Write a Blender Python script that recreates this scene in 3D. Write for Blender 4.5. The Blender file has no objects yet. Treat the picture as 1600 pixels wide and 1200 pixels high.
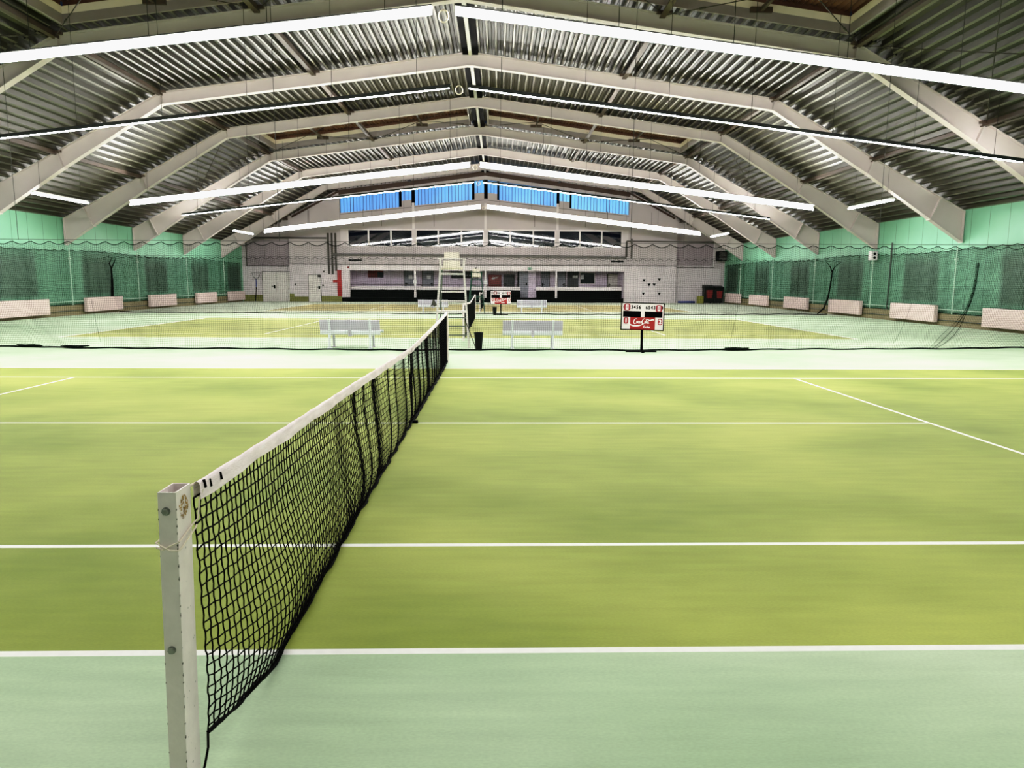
import bpy, math, random
from mathutils import Vector
random.seed(7)
scene = bpy.context.scene
C = scene.collection
PI = math.pi
K = 0.0043                      # the hall axis runs a hair off the net line

# ------------------------------------------------------------------ helpers
def lin(c):
    return tuple((v/12.92 if v <= 0.04045 else ((v+0.055)/1.055)**2.4) for v in c)
def rgb(r, g, b):
    return lin((r/255, g/255, b/255))

class MB:
    def __init__(self):
        self.v = []; self.f = []; self.m = []
    def quad(self, a, b, c, d, m=0):
        n = len(self.v); self.v += [tuple(a), tuple(b), tuple(c), tuple(d)]
        self.f.append((n, n+1, n+2, n+3)); self.m.append(m)
    def poly(self, pts, m=0):
        n = len(self.v); self.v += [tuple(p) for p in pts]
        self.f.append(tuple(range(n, n+len(pts)))); self.m.append(m)
    def box(self, x0, x1, y0, y1, z0, z1, m=0):
        n = len(self.v)
        for z in (z0, z1):
            self.v += [(x0, y0, z), (x1, y0, z), (x1, y1, z), (x0, y1, z)]
        for f in ((3, 2, 1, 0), (4, 5, 6, 7), (0, 1, 5, 4), (1, 2, 6, 5), (2, 3, 7, 6), (3, 0, 4, 7)):
            self.f.append(tuple(n+i for i in f)); self.m.append(m)
    def rbox(self, x0, x1, y0, y1, z0, z1, b, m=0):
        # box with chamfered vertical and horizontal edges
        n = len(self.v)
        def ring(z, i):
            return [(x0+i, y0+b, z), (x0+b, y0+i, z), (x1-b, y0+i, z), (x1-i, y0+b, z),
                    (x1-i, y1-b, z), (x1-b, y1-i, z), (x0+b, y1-i, z), (x0+i, y1-b, z)]
        rings = [ring(z0, b*.5), ring(z0+b, 0), ring(z1-b, 0), ring(z1, b*.5)]
        for r in rings: self.v += r
        for k in range(3):
            for i in range(8):
                j = (i+1) % 8
                self.f.append((n+k*8+i, n+k*8+j, n+(k+1)*8+j, n+(k+1)*8+i)); self.m.append(m)
        self.f.append(tuple(n+i for i in reversed(range(8)))); self.m.append(m)
        self.f.append(tuple(n+24+i for i in range(8))); self.m.append(m)
    def prism(self, pts, d, m=0):
        # closed polygon pts (3D) swept by vector d
        n = len(self.v); k = len(pts); d = Vector(d)
        self.v += [tuple(p) for p in pts]; self.v += [tuple(Vector(p)+d) for p in pts]
        self.f.append(tuple(n+i for i in reversed(range(k)))); self.m.append(m)
        self.f.append(tuple(n+k+i for i in range(k))); self.m.append(m)
        for i in range(k):
            j = (i+1) % k
            self.f.append((n+i, n+j, n+k+j, n+k+i)); self.m.append(m)
    def tube(self, pts, r, n=6, m=0, cap=True):
        pts = [Vector(p) for p in pts]; base = len(self.v); L = len(pts)
        rs = r if isinstance(r, (list, tuple)) else [r]*L
        u = None
        for i, p in enumerate(pts):
            t = (pts[min(i+1, L-1)]-pts[max(i-1, 0)])
            if t.length < 1e-9: t = Vector((0, 0, 1))
            t.normalize()
            if u is None:
                a = Vector((0, 0, 1)) if abs(t.z) < 0.9 else Vector((1, 0, 0))
                u = t.cross(a).normalized()
            else:
                u = (u-t*u.dot(t))
                if u.length < 1e-6: u = t.orthogonal()
                u.normalize()
            w = t.cross(u)
            for k in range(n):
                a = 2*PI*k/n
                q = p+(u*math.cos(a)+w*math.sin(a))*rs[i]
                self.v.append((q.x, q.y, q.z))
        for i in range(L-1):
            for k in range(n):
                j = (k+1) % n
                self.f.append((base+i*n+k, base+i*n+j, base+(i+1)*n+j, base+(i+1)*n+k)); self.m.append(m)
        if cap and n > 2:
            self.f.append(tuple(base+k for k in reversed(range(n)))); self.m.append(m)
            self.f.append(tuple(base+(L-1)*n+k for k in range(n))); self.m.append(m)
    def cyl(self, a, b, r, n=10, m=0): self.tube([a, b], r, n, m)
    def bar(self, a, b, w, h, up=(0, 0, 1), m=0):
        # rectangular bar from a to b, width w (side), height h (along up)
        a = Vector(a); b = Vector(b); t = (b-a).normalized(); up = Vector(up)
        s = t.cross(up)
        if s.length < 1e-6: s = t.orthogonal()
        s.normalize(); q = s.cross(t).normalized()
        s *= w/2; q *= h/2
        self.prism([a-s-q, a+s-q, a+s+q, a-s+q], b-a, m)
    def build(self, name, mats, parent=None, shear=False, smooth=False):
        v = self.v
        if shear: v = [(x+K*y, y, z) for x, y, z in v]
        if parent is not None:
            ox, oy, oz = WORLD[parent.name]
            v = [(x-ox, y-oy, z-oz) for x, y, z in v]
        me = bpy.data.meshes.new(name); me.from_pydata(v, [], self.f)
        if not isinstance(mats, (list, tuple)): mats = [mats]
        for mm in mats: me.materials.append(mm)
        if len(mats) > 1: me.polygons.foreach_set('material_index', self.m)
        if smooth: me.polygons.foreach_set('use_smooth', [True]*len(me.polygons))
        me.update()
        o = bpy.data.objects.new(name, me); C.objects.link(o)
        if parent is not None:
            o.parent = parent
            WORLD[o.name] = WORLD[parent.name]
        else:
            WORLD[o.name] = (0, 0, 0)
        return o
WORLD = {}
def thing(name, label, cat, loc=(0, 0, 0), group=None):
    o = bpy.data.objects.new(name, None); C.objects.link(o); o.location = loc
    o.empty_display_size = 0.2
    o['label'] = label; o['category'] = cat
    if group: o['group'] = group
    WORLD[o.name] = tuple(loc)
    return o
def tag(o, label, cat, group=None):
    o['label'] = label; o['category'] = cat
    if group: o['group'] = group
    return o
def single(name, mb, mats, label, cat, loc=(0, 0, 0), group=None, shear=False, smooth=False):
    """one-mesh thing with its origin at loc"""
    v = mb.v
    if shear: v = [(x+K*y, y, z) for x, y, z in v]
    mb.v = [(x-loc[0], y-loc[1], z-loc[2]) for x, y, z in v]
    o = mb.build(name, mats, None, False, smooth); o.location = loc; WORLD[o.name] = tuple(loc)
    return tag(o, label, cat, group)
def struct(name, mb, mats, parent=None, shear=False, smooth=False):
    o = mb.build(name, mats, parent, shear, smooth)
    if parent is None: o['kind'] = 'structure'
    return o

# ------------------------------------------------------------------ materials
def mat(name, col, rough=0.6, metal=0.0, var=0.0, vscale=3.0, stretch=(1, 1, 1), spec=0.5, bump=0.0, bscale=40.0, emit=None, estr=0.0):
    m = bpy.data.materials.new(name); m.use_nodes = True
    nt = m.node_tree; b = nt.nodes['Principled BSDF']
    b.inputs['Base Color'].default_value = (*col, 1); b.inputs['Roughness'].default_value = rough
    b.inputs['Metallic'].default_value = metal; b.inputs['Specular IOR Level'].default_value = spec
    if var > 0 or bump > 0:
        tc = nt.nodes.new('ShaderNodeTexCoord'); mp = nt.nodes.new('ShaderNodeMapping')
        mp.inputs['Scale'].default_value = stretch
        nt.links.new(tc.outputs['Object'], mp.inputs['Vector'])
    if var > 0:
        n = nt.nodes.new('ShaderNodeTexNoise'); n.inputs['Scale'].default_value = vscale; n.inputs['Detail'].default_value = 4
        nt.links.new(mp.outputs['Vector'], n.inputs['Vector'])
        r = nt.nodes.new('ShaderNodeMapRange'); r.inputs['From Min'].default_value = .3; r.inputs['From Max'].default_value = .7
        r.inputs['To Min'].default_value = 1-var; r.inputs['To Max'].default_value = 1+var
        nt.links.new(n.outputs['Fac'], r.inputs['Value'])
        mx = nt.nodes.new('ShaderNodeVectorMath'); mx.operation = 'SCALE'; mx.inputs[0].default_value = col
        nt.links.new(r.outputs['Result'], mx.inputs['Scale']); nt.links.new(mx.outputs['Vector'], b.inputs['Base Color'])
    if bump > 0:
        n2 = nt.nodes.new('ShaderNodeTexNoise'); n2.inputs['Scale'].default_value = bscale
        nt.links.new(mp.outputs['Vector'], n2.inputs['Vector'])
        bp = nt.nodes.new('ShaderNodeBump'); bp.inputs['Strength'].default_value = bump; bp.inputs['Distance'].default_value = .02
        nt.links.new(n2.outputs['Fac'], bp.inputs['Height']); nt.links.new(bp.outputs['Normal'], b.inputs['Normal'])
    if emit:
        b.inputs['Emission Color'].default_value = (*emit, 1); b.inputs['Emission Strength'].default_value = estr
    return m

def floor_mat(name, col, dark, light):
    """felt carpet: broad mottled patches, fibre streaks along the courts"""
    m = bpy.data.materials.new(name); m.use_nodes = True
    nt = m.node_tree; N = nt.nodes; Lk = nt.links; b = N['Principled BSDF']
    b.inputs['Roughness'].default_value = .85; b.inputs['Specular IOR Level'].default_value = .25
    b.inputs['Sheen Weight'].default_value = .10; b.inputs['Sheen Roughness'].default_value = .45
    tc = N.new('ShaderNodeTexCoord')
    def noise(scale, st, det=3):
        mp = N.new('ShaderNodeMapping'); mp.inputs['Scale'].default_value = st
        Lk.new(tc.outputs['Object'], mp.inputs['Vector'])
        n = N.new('ShaderNodeTexNoise'); n.inputs['Scale'].default_value = scale; n.inputs['Detail'].default_value = det
        Lk.new(mp.outputs['Vector'], n.inputs['Vector']); return n.outputs['Fac']
    a = noise(.35, (1, 1.4, 1), 4); s = noise(1.6, (1, 7, 1), 5); g = noise(55, (1, 2.2, 1), 2)
    def rng(x, lo, hi, f0=.3, f1=.7):
        r = N.new('ShaderNodeMapRange'); r.inputs['From Min'].default_value = f0; r.inputs['From Max'].default_value = f1
        r.inputs['To Min'].default_value = lo; r.inputs['To Max'].default_value = hi; Lk.new(x, r.inputs['Value']); return r.outputs['Result']
    mx = N.new('ShaderNodeMix'); mx.data_type = 'RGBA'
    mx.inputs['A'].default_value = (*dark, 1); mx.inputs['B'].default_value = (*light, 1)
    Lk.new(rng(a, 0, 1, .32, .68), mx.inputs['Factor'])
    m1 = N.new('ShaderNodeMath'); m1.operation = 'MULTIPLY'
    Lk.new(rng(s, .93, 1.07), m1.inputs[0]); Lk.new(rng(g, .94, 1.06), m1.inputs[1])
    sc = N.new('ShaderNodeVectorMath'); sc.operation = 'SCALE'
    Lk.new(mx.outputs['Result'], sc.inputs[0]); Lk.new(m1.outputs[0], sc.inputs['Scale'])
    Lk.new(sc.outputs['Vector'], b.inputs['Base Color'])
    return m

def green_wall_mat(name, y_first, y_len):
    """green sheet panels with vertical joints and soot stains above the heaters"""
    m = bpy.data.materials.new(name); m.use_nodes = True
    nt = m.node_tree; N = nt.nodes; Lk = nt.links; b = N['Principled BSDF']
    b.inputs['Roughness'].default_value = .55
    tc = N.new('ShaderNodeTexCoord'); sp = N.new('ShaderNodeSeparateXYZ'); Lk.new(tc.outputs['Object'], sp.inputs[0])
    def math_(op, a, c=None, d=None):
        n = N.new('ShaderNodeMath'); n.operation = op
        for i, q in enumerate((a, c, d)):
            if q is None: continue
            if isinstance(q, (int, float)): n.inputs[i].default_value = q
            else: Lk.new(q, n.inputs[i])
        return n.outputs[0]
    def smooth(x, lo, hi):
        r = N.new('ShaderNodeMapRange'); r.interpolation_type = 'SMOOTHSTEP'
        r.inputs['From Min'].default_value = lo; r.inputs['From Max'].default_value = hi
        Lk.new(x, r.inputs['Value']); return r.outputs['Result']
    y, z = sp.outputs['Y'], sp.outputs['Z']
    fr = math_('FRACT', math_('MULTIPLY', y, 1/1.04))
    seam = math_('LESS_THAN', fr, .022)
    n = N.new('ShaderNodeTexNoise'); n.inputs['Scale'].default_value = .8; n.inputs['Detail'].default_value = 4
    Lk.new(tc.outputs['Object'], n.inputs['Vector'])
    yy = math_('ADD', math_('SUBTRACT', y, y_first), math_('MULTIPLY', math_('SUBTRACT', n.outputs['Fac'], .5), .35))
    ph = math_('MULTIPLY', math_('FRACT', math_('MULTIPLY', yy, 1/6.2)), 6.2)
    st = math_('MULTIPLY', smooth(ph, 0, .35), math_('SUBTRACT', 1, smooth(ph, y_len-.3, y_len+.1)))
    st = math_('MULTIPLY', st, math_('SUBTRACT', 1, smooth(z, 2.3, 3.3)))
    st = math_('MULTIPLY', st, smooth(z, .75, 1.05))
    c0 = N.new('ShaderNodeMix'); c0.data_type = 'RGBA'
    c0.inputs['A'].default_value = (*rgb(104, 160, 128), 1); c0.inputs['B'].default_value = (*rgb(126, 180, 150), 1)
    Lk.new(n.outputs['Fac'], c0.inputs['Factor'])
    c1 = N.new('ShaderNodeMix'); c1.data_type = 'RGBA'; c1.inputs['B'].default_value = (*rgb(76, 96, 82), 1)
    Lk.new(c0.outputs['Result'], c1.inputs['A']); Lk.new(math_('MULTIPLY', st, .8), c1.inputs['Factor'])
    c2 = N.new('ShaderNodeMix'); c2.data_type = 'RGBA'; c2.inputs['B'].default_value = (*rgb(36, 66, 50), 1)
    Lk.new(c1.outputs['Result'], c2.inputs['A']); Lk.new(math_('MULTIPLY', seam, .8), c2.inputs['Factor'])
    Lk.new(c2.outputs['Result'], b.inputs['Base Color'])
    return m

M = {}
M['court'] = floor_mat('court_green_felt', None, rgb(116, 134, 42), rgb(163, 173, 80))
M['pale'] = floor_mat('pale_green_felt', None, rgb(162, 187, 150), rgb(188, 208, 176))
M['court_mid'] = floor_mat('court_felt_middle_lamp_tint', None, rgb(128, 136, 54), rgb(162, 166, 84))  # same court felt, yellowish tone of the far lamps put into the colour
M['court_far'] = floor_mat('court_felt_far_lamp_tint', None, rgb(134, 124, 62), rgb(164, 150, 84))  # court felt again, stronger yellow-brown lamp tone put into the colour
M['pale_far'] = floor_mat('pale_felt_far', None, rgb(160, 170, 146), rgb(184, 192, 170))  # same pale felt, greyer far light put into its colour
M['line'] = mat('white_line', rgb(238, 238, 232), .7, var=.04, vscale=20)
M['frame'] = mat('painted_steel_offwhite', rgb(186, 175, 170), .5, var=.05, vscale=1.2)
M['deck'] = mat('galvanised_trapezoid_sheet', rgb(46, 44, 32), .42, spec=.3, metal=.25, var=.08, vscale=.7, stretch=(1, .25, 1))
M['deck_flange'] = mat('sheet_bottom_flange_lit', rgb(98, 95, 82), .36, metal=.5, var=.06, vscale=.7, stretch=(1, .25, 1))  # same sheet as the deck, light on the lower ribs put into the colour
M['purlin'] = mat('dark_purlin_steel', rgb(74, 60, 50), .55, var=.1)
M['purlin_white'] = mat('white_purlin_steel', rgb(180, 176, 168), .5, var=.05)
M['rod'] = mat('bracing_steel', rgb(52, 46, 40), .6)
M['wire'] = mat('black_wire', rgb(38, 38, 36), .6)
M['curb_grey'] = mat('skylight_curb_grey', rgb(138, 127, 128), .6, var=.05)
M['curb_cream'] = mat('skylight_curb_cream', rgb(224, 210, 192), .6, var=.05)
M['rooflight'] = mat('brown_ribbed_rooflight', rgb(112, 78, 62), .4, var=.15, vscale=2)
M['housing'] = mat('lamp_housing_black', rgb(40, 42, 44), .5)
M['reflector'] = mat('lamp_reflector_white', rgb(240, 240, 236), .45)
LS = 212.0
M['tube'] = mat('fluorescent_tube', (1, 1, 1), .4, emit=(1.0, .985, .95), estr=LS)
M['tube_side'] = mat('fluorescent_tube_side', (1, 1, 1), .4, emit=(.97, .97, 1.0), estr=80)
M['green_l'] = green_wall_mat('green_wall_panels_left', 20.35, 3.0)
M['green_r'] = green_wall_mat('green_wall_panels_right', 20.25, 2.9)
M['plinth'] = mat('olive_brown_plinth', rgb(122, 112, 82), .75, var=.1, vscale=1.5)
M['gable'] = mat('gable_panels_beige', rgb(180, 169, 170), .6, var=.04, vscale=.8)
M['white_wall'] = mat('back_wall_white', rgb(204, 194, 196), .65, var=.04, vscale=.8)
M['grey_wall'] = mat('back_wall_grey_panel', rgb(146, 132, 138), .65, var=.05, vscale=.8)
M['lilac'] = mat('terrace_wall_lilac_white', rgb(216, 200, 220), .65, var=.04)
M['black'] = mat('black_paint', rgb(4, 4, 6), .8, spec=.05)
M['black_plastic'] = mat('black_plastic', rgb(6, 6, 7), .5, spec=.2)
M['joint'] = mat('dark_joint', rgb(70, 66, 62), .7)
M['brown'] = mat('dark_brown_fascia', rgb(66, 46, 38), .6, var=.1)
M['white_paint'] = mat('white_paint', rgb(216, 207, 208), .45, var=.03)
M['bench_white'] = mat('bench_white_enamel', rgb(238, 240, 244), .4, var=.02)
M['bench_grey'] = mat('bench_back_grey_enamel', rgb(206, 198, 214), .45, var=.04)
M['steel'] = mat('zinc_steel', rgb(150, 150, 146), .35, metal=.8)
M['rail'] = mat('grey_rail_metal', rgb(72, 68, 64), .5, var=.05)
M['door_grey'] = mat('door_grey', rgb(128, 128, 140), .5)
M['door_dark'] = mat('door_dark', rgb(34, 34, 44), .5)
M['door_white'] = mat('door_white', rgb(212, 206, 200), .5)
M['red'] = mat('signal_red', rgb(146, 4, 8), .45)
M['deep_red'] = mat('cabinet_red', rgb(112, 4, 8), .45)
M['tag_red'] = mat('score_tag_red', rgb(142, 22, 40), .45)
M['paper'] = mat('paper_white', rgb(226, 226, 226), .7)
M['blue_strip'] = mat('blue_vinyl', rgb(40, 50, 120), .5)
M['handle_blue'] = mat('blue_handle', rgb(56, 66, 130), .5)
M['olive'] = mat('olive_base_paint', rgb(112, 112, 58), .7, var=.08)
M['crate'] = mat('olive_yellow_crate', rgb(130, 130, 50), .6)
M['net_black'] = mat('black_net_cord', rgb(5, 5, 6), .9, spec=.1)
M['net_green'] = mat('dark_green_net_cord', rgb(12, 20, 16), .9, spec=.1)
M['canvas'] = mat('net_band_canvas', rgb(246, 232, 234), .85, var=.14, vscale=9, stretch=(1, .6, 3), bump=.3, bscale=90)
M['cord'] = mat('white_cord', rgb(226, 214, 196), .8)
M['post'] = mat('net_post_paint', rgb(234, 223, 220), .5, var=.05, vscale=16, bump=.05, bscale=60)
M['post_dark'] = mat('net_post_edge_wear', rgb(52, 50, 44), .6)
M['emblem'] = mat('faded_brown_emblem', rgb(164, 128, 72), .7, var=.55, vscale=90)
M['radiator'] = mat('radiator_enamel_pinkish', rgb(216, 194, 188), .5, var=.03)
M['pipe_pale'] = mat('pale_green_pipe', rgb(170, 196, 176), .5)
M['pipe_dark'] = mat('dark_pipe', rgb(40, 54, 46), .5)
M['banner_dark'] = mat('banner_dark', rgb(38, 34, 44), .6)
M['exit_green'] = mat('exit_sign_green', rgb(20, 110, 70), .5)
M['chair_green'] = mat('dark_green_lacquer', rgb(14, 66, 52), .45)
M['chair_pad'] = mat('cream_seat_shell', rgb(234, 222, 208), .5, var=.03)
M['chair_white'] = mat('chair_white_lacquer', rgb(226, 219, 214), .45, var=.03)
M['ladder_shaded'] = mat('ladder_white_shaded', rgb(92, 100, 92), .5)  # white lacquer darkened, shade on the lower ladder put into the colour
M['concrete'] = mat('near_wall_concrete', rgb(150, 156, 148), .8, var=.05)
# dusk-blue gable glazing, sky light from outside put in as emission
def pane_mat():
    m = bpy.data.materials.new('blue_dusk_ribbed_glazing'); m.use_nodes = True
    nt = m.node_tree; N = nt.nodes; b = N['Principled BSDF']
    b.inputs['Base Color'].default_value = (*rgb(60, 110, 190), 1); b.inputs['Roughness'].default_value = .25
    tc = N.new('ShaderNodeTexCoord'); n = N.new('ShaderNodeTexNoise'); n.inputs['Scale'].default_value = .35
    nt.links.new(tc.outputs['Object'], n.inputs['Vector'])
    sp = N.new('ShaderNodeSeparateXYZ'); nt.links.new(tc.outputs['Object'], sp.inputs[0])
    r0 = N.new('ShaderNodeMapRange'); r0.inputs['From Min'].default_value = -8; r0.inputs['From Max'].default_value = 12
    r0.inputs['To Min'].default_value = -.15; r0.inputs['To Max'].default_value = .28
    nt.links.new(sp.outputs['X'], r0.inputs['Value'])
    ad = N.new('ShaderNodeMath'); ad.operation = 'ADD'; nt.links.new(n.outputs['Fac'], ad.inputs[0]); nt.links.new(r0.outputs['Result'], ad.inputs[1])
    r = N.new('ShaderNodeValToRGB'); r.color_ramp.elements[0].position = .35; r.color_ramp.elements[1].position = .78
    r.color_ramp.elements[0].color = (*rgb(92, 152, 224), 1); r.color_ramp.elements[1].color = (*rgb(128, 206, 250), 1)
    nt.links.new(ad.outputs[0], r.inputs['Fac']); nt.links.new(r.outputs['Color'], b.inputs['Emission Color'])
    b.inputs['Emission Strength'].default_value = .85
    return m
M['dusk'] = pane_mat()
M['dusk_rib'] = mat('glazing_rib_blue', rgb(26, 64, 130), .4)
M['glass'] = mat('dark_window_glass', rgb(20, 25, 38), .02, var=.35, vscale=.7, spec=1.0, bump=.02, bscale=1.1)
M['glass'].node_tree.nodes['Principled BSDF'].inputs['Coat Weight'].default_value = .5

# ------------------------------------------------------------------ setting: floor
HL, SV = 11.885, 6.33
CY = [0.0, 18.40, 36.98]
CX = [0.0, .07, .16]
def build_floor():
    mb = MB(); lw = .05
    y0h, y1h = -11.6, 53.0
    xs0 = -18.9; xs1 = 18.9
    spans = []
    cur = y0h
    for cy in CY:
        spans.append((cur, cy-5.485, None)); spans.append((cy-5.485, cy+5.485, cy)); cur = cy+5.485
    spans.append((cur, 48.6, None))
    def rect(x0, x1, y0, y1, m, cx=0): mb.quad((x0+cx, y0, 0), (x1+cx, y0, 0), (x1+cx, y1, 0), (x0+cx, y1, 0), m)
    for a, b, cy in spans:
        if cy is None:
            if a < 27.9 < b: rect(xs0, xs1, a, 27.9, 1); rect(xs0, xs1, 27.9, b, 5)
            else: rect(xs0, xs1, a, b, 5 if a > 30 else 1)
            continue
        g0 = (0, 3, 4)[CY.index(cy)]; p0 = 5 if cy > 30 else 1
        cx = CX[CY.index(cy)]
        xb = [xs0-cx, -HL, -HL+.1, -SV-lw/2, -SV+lw/2, SV-lw/2, SV+lw/2, HL-.1, HL, xs1-cx]
        yb = [-5.485, -5.435, -4.115, -4.065, -lw/2, lw/2, 4.065, 4.115, 5.435, 5.485]
        for i in range(len(xb)-1):
            for j in range(len(yb)-1):
                xm = (xb[i]+xb[i+1])/2; ym = (yb[j]+yb[j+1])/2; m = g0
                if abs(xm) > HL: m = p0
                elif abs(xm) > HL-.1: m = 2
                elif abs(ym) > 5.435: m = 2
                elif 4.065 < abs(ym) < 4.115: m = 2
                elif abs(abs(xm)-SV) < lw/2 and abs(ym) < 4.115: m = 2
                elif abs(ym) < lw/2 and abs(xm) < SV: m = 2
                elif abs(ym) < lw/2 and abs(xm) > HL-.2: m = 2
                rect(xb[i], xb[i+1], cy+yb[j], cy+yb[j+1], m, cx)
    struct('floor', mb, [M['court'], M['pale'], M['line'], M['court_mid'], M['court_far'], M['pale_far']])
build_floor()

WX = 18.72
def side_walls():
    for s, nm, mt in ((-1, 'left', M['green_l']), (1, 'right', M['green_r'])):
        mb = MB(); x0, x1 = sorted((s*WX, s*(WX+.25)))
        mb.box(x0, x1, -11.6, 49, 0, 4.6)
        struct('wall_'+nm, mb, mt, shear=True)
        mb = MB(); x0, x1 = sorted((s*(WX-.05), s*(WX-.002)))
        mb.box(x0, x1, -11.4, 48.2, 0.002, .47)
        struct('baseboard_'+nm, mb, M['plinth'], shear=True)
side_walls()
mb = MB(); mb.box(-19, 19, -11.9, -11.6, 0, 10.2); struct('wall_near', mb, M['concrete'])

# ------------------------------------------------------------------ roof deck (ceiling)
PROF = [(0, 9.90), (11.2, 8.40), (15.08, 6.29), (18.72, 4.40), (18.95, 4.28)]
def roof_z(x):
    x = abs(x)
    for (a, za), (b, zb) in zip(PROF, PROF[1:]):
        if x <= b: return za+(zb-za)*(x-a)/(b-a)
    return PROF[-1][1]
def deck_profile(x0, x1):
    """zig-zag trapezoid section from x0 to x1 (0<=x0<x1): list of (x,z)"""
    pts = []; P = .30; D = .13
    n = max(1, round((x1-x0)/P)); p = (x1-x0)/n
    for i in range(n):
        a = x0+i*p
        for fx, up in ((0, 0), (.20, 0), (.28, 1), (.54, 1), (.59, .86), (.64, 1), (.92, 1)):
            x = a+fx*p; pts.append((x, roof_z(x)+.02+up*D))
    pts.append((x1, roof_z(x1)+.02))
    return pts
def deck_strip(mb, x0, x1, y0, y1):
    for s in (-1, 1):
        pts = deck_profile(x0, x1)
        for i, ((xa, za), (xb, zb)) in enumerate(zip(pts, pts[1:])):
            q = [(s*xa, y0, za), (s*xb, y0, zb), (s*xb, y1, zb), (s*xa, y1, za)]
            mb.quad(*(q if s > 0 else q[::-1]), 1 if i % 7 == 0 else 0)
SKY = [(7.35, 12.40), (26.05, 31.25)]
mb = MB()
cur = -11.8
for a, b in SKY:
    deck_strip(mb, 0, 18.95, cur, a)
    deck_strip(mb, 0, .45, a, b); deck_strip(mb, 10.75, 18.95, a, b)
    cur = b
deck_strip(mb, 0, 18.95, cur, 48.6)
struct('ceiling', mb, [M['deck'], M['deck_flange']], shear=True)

# rooflights
sky_txt = {0: 'in the nearest bay', 1: 'over the second court'}
for bi, (a, b) in enumerate(SKY):
    for s in (-1, 1):
        side = 'left' if s < 0 else 'right'
        t = thing('skylight', 'brown rooflight with cream rim, %s of the ridge %s' % (side, sky_txt[bi]), 'skylight', (s*5.6+K*a, (a+b)/2, roof_z(5.6)), 'rooflights in the roof')
        x0, x1 = .45, 10.75; w = .06
        for lo, hi, mt, nm in ((0.0, .26, 'curb_grey', 'curb'), (.26, .46, 'curb_cream', 'rim')):
            m2 = MB()
            for yy in (a, b-w):
                pts = [(s*x0, yy, roof_z(x0)+lo), (s*x1, yy, roof_z(x1)+lo), (s*x1, yy, roof_z(x1)+hi), (s*x0, yy, roof_z(x0)+hi)]
                m2.prism(pts, (0, w, 0))
            for xx in (x0, x1-w):
                xa, xb = sorted((s*xx, s*(xx+w)))
                m2.box(xa, xb, a, b, roof_z(xx)+lo, roof_z(xx)+hi)
            m2.build(nm, M[mt], t, shear=True)
        m2 = MB(); n = 60
        for i in range(n):
            xa = x0+(x1-x0)*i/n; xb = x0+(x1-x0)*(i+1)/n; xm = (xa+xb)/2
            za, zb, zm = roof_z(xa)+.62, roof_z(xb)+.62, roof_z(xm)+.68
            m2.quad((s*xa, a-.1, za), (s*xm, a-.1, zm), (s*xm, b+.1, zm), (s*xa, b+.1, za))
            m2.quad((s*xm, a-.1, zm), (s*xb, a-.1, zb), (s*xb, b+.1, zb), (s*xm, b+.1, zm))
        m2.quad((s*x0, b+.1, roof_z(x0)+.4), (s*x1, b+.1, roof_z(x1)+.4), (s*x1, b+.1, roof_z(x1)+.72), (s*x0, b+.1, roof_z(x0)+.72))
        m2.quad((s*x1, a, roof_z(x1)+.4), (s*x1, b, roof_z(x1)+.4), (s*x1, b, roof_z(x1)+.72), (s*x1, a, roof_z(x1)+.72))
        m2.quad((s*x0, a, roof_z(x0)+.4), (s*x0, b, roof_z(x0)+.4), (s*x0, b, roof_z(x0)+.72), (s*x0, a, roof_z(x0)+.72))
        m2.build('ribbed_panel', M['rooflight'], t, shear=True)
        for xx in (3.0, 8.2):
            m2 = MB(); z = roof_z(xx)+.2
            m2.box(s*xx-.04, s*xx+.04, a, b, z, z+.1)
            m2.box(s*xx-.3, s*xx+.3, b-.16, b-.05, z-.02, z+.12)
            m2.build('crossbar', M['purlin'], t, shear=True)

# portal frames
FY = [12.95, 19.2, 25.5, 31.8, 38.1, 44.35]
TOP = [(0, 9.88), (11.2, 8.38), (15.08, 6.27), (18.68, 4.38)]
BOT = [(0, 9.42), (11.15, 7.96), (14.86, 5.70), (18.68, 3.20)]
ordn = ['nearest', 'second', 'third', 'fourth', 'fifth', 'farthest']
for i, y in enumerate(FY):
    t = thing('roof_frame', '%s off-white steel portal frame spanning the hall, counted from the camera' % ordn[i], 'roof frame', (K*y, y, 9.4), 'steel portal frames under the roof')
    for s in (-1, 1):
        for nm, segs in (('rafter', [0]), ('haunch', [1, 2])):
            m2 = MB()
            for k in segs:
                (tx0, tz0), (tx1, tz1) = TOP[k], TOP[k+1]; (bx0, bz0), (bx1, bz1) = BOT[k], BOT[k+1]
                m2.prism([(s*bx0, y-.012, bz0), (s*bx1, y-.012, bz1), (s*tx1, y-.012, tz1), (s*tx0, y-.012, tz0)], (0, .024, 0))
                for (xa, za), (xb, zb), dz in ((BOT[k], BOT[k+1], .025), (TOP[k], TOP[k+1], -.025)):
                    m2.prism([(s*xa, y-.13, za), (s*xb, y-.13, zb), (s*xb, y-.13, zb+dz), (s*xa, y-.13, za+dz)], (0, .26, 0))
            if nm == 'haunch':
                m2.box(min(s*18.655, s*18.68), max(s*18.655, s*18.68), y-.13, y+.13, 3.2, 4.38)
            m2.build(nm, M['frame'], t, shear=True)
        for (bx, bz), (tx, tz) in ((BOT[1], TOP[1]), (BOT[2], TOP[2]), ((17.35, 4.06), (17.75, 4.86))):
            m2 = MB(); d = .02
            m2.prism([(s*bx-d, y-.14, bz-.02), (s*bx+d, y-.14, bz-.02), (s*tx+d, y-.14, tz+.02), (s*tx-d, y-.14, tz+.02)], (0, .28, 0))
            m2.build('stiffener_plate', M['frame'], t, shear=True)
    m2 = MB(); m2.box(-.05, .05, y-.1, y+.1, 9.42, 9.9); m2.box(-.09, .09, y-.13, y+.13, 9.40, 9.44)
    m2.build('apex_plate', M['frame'], t, shear=True)

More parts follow.
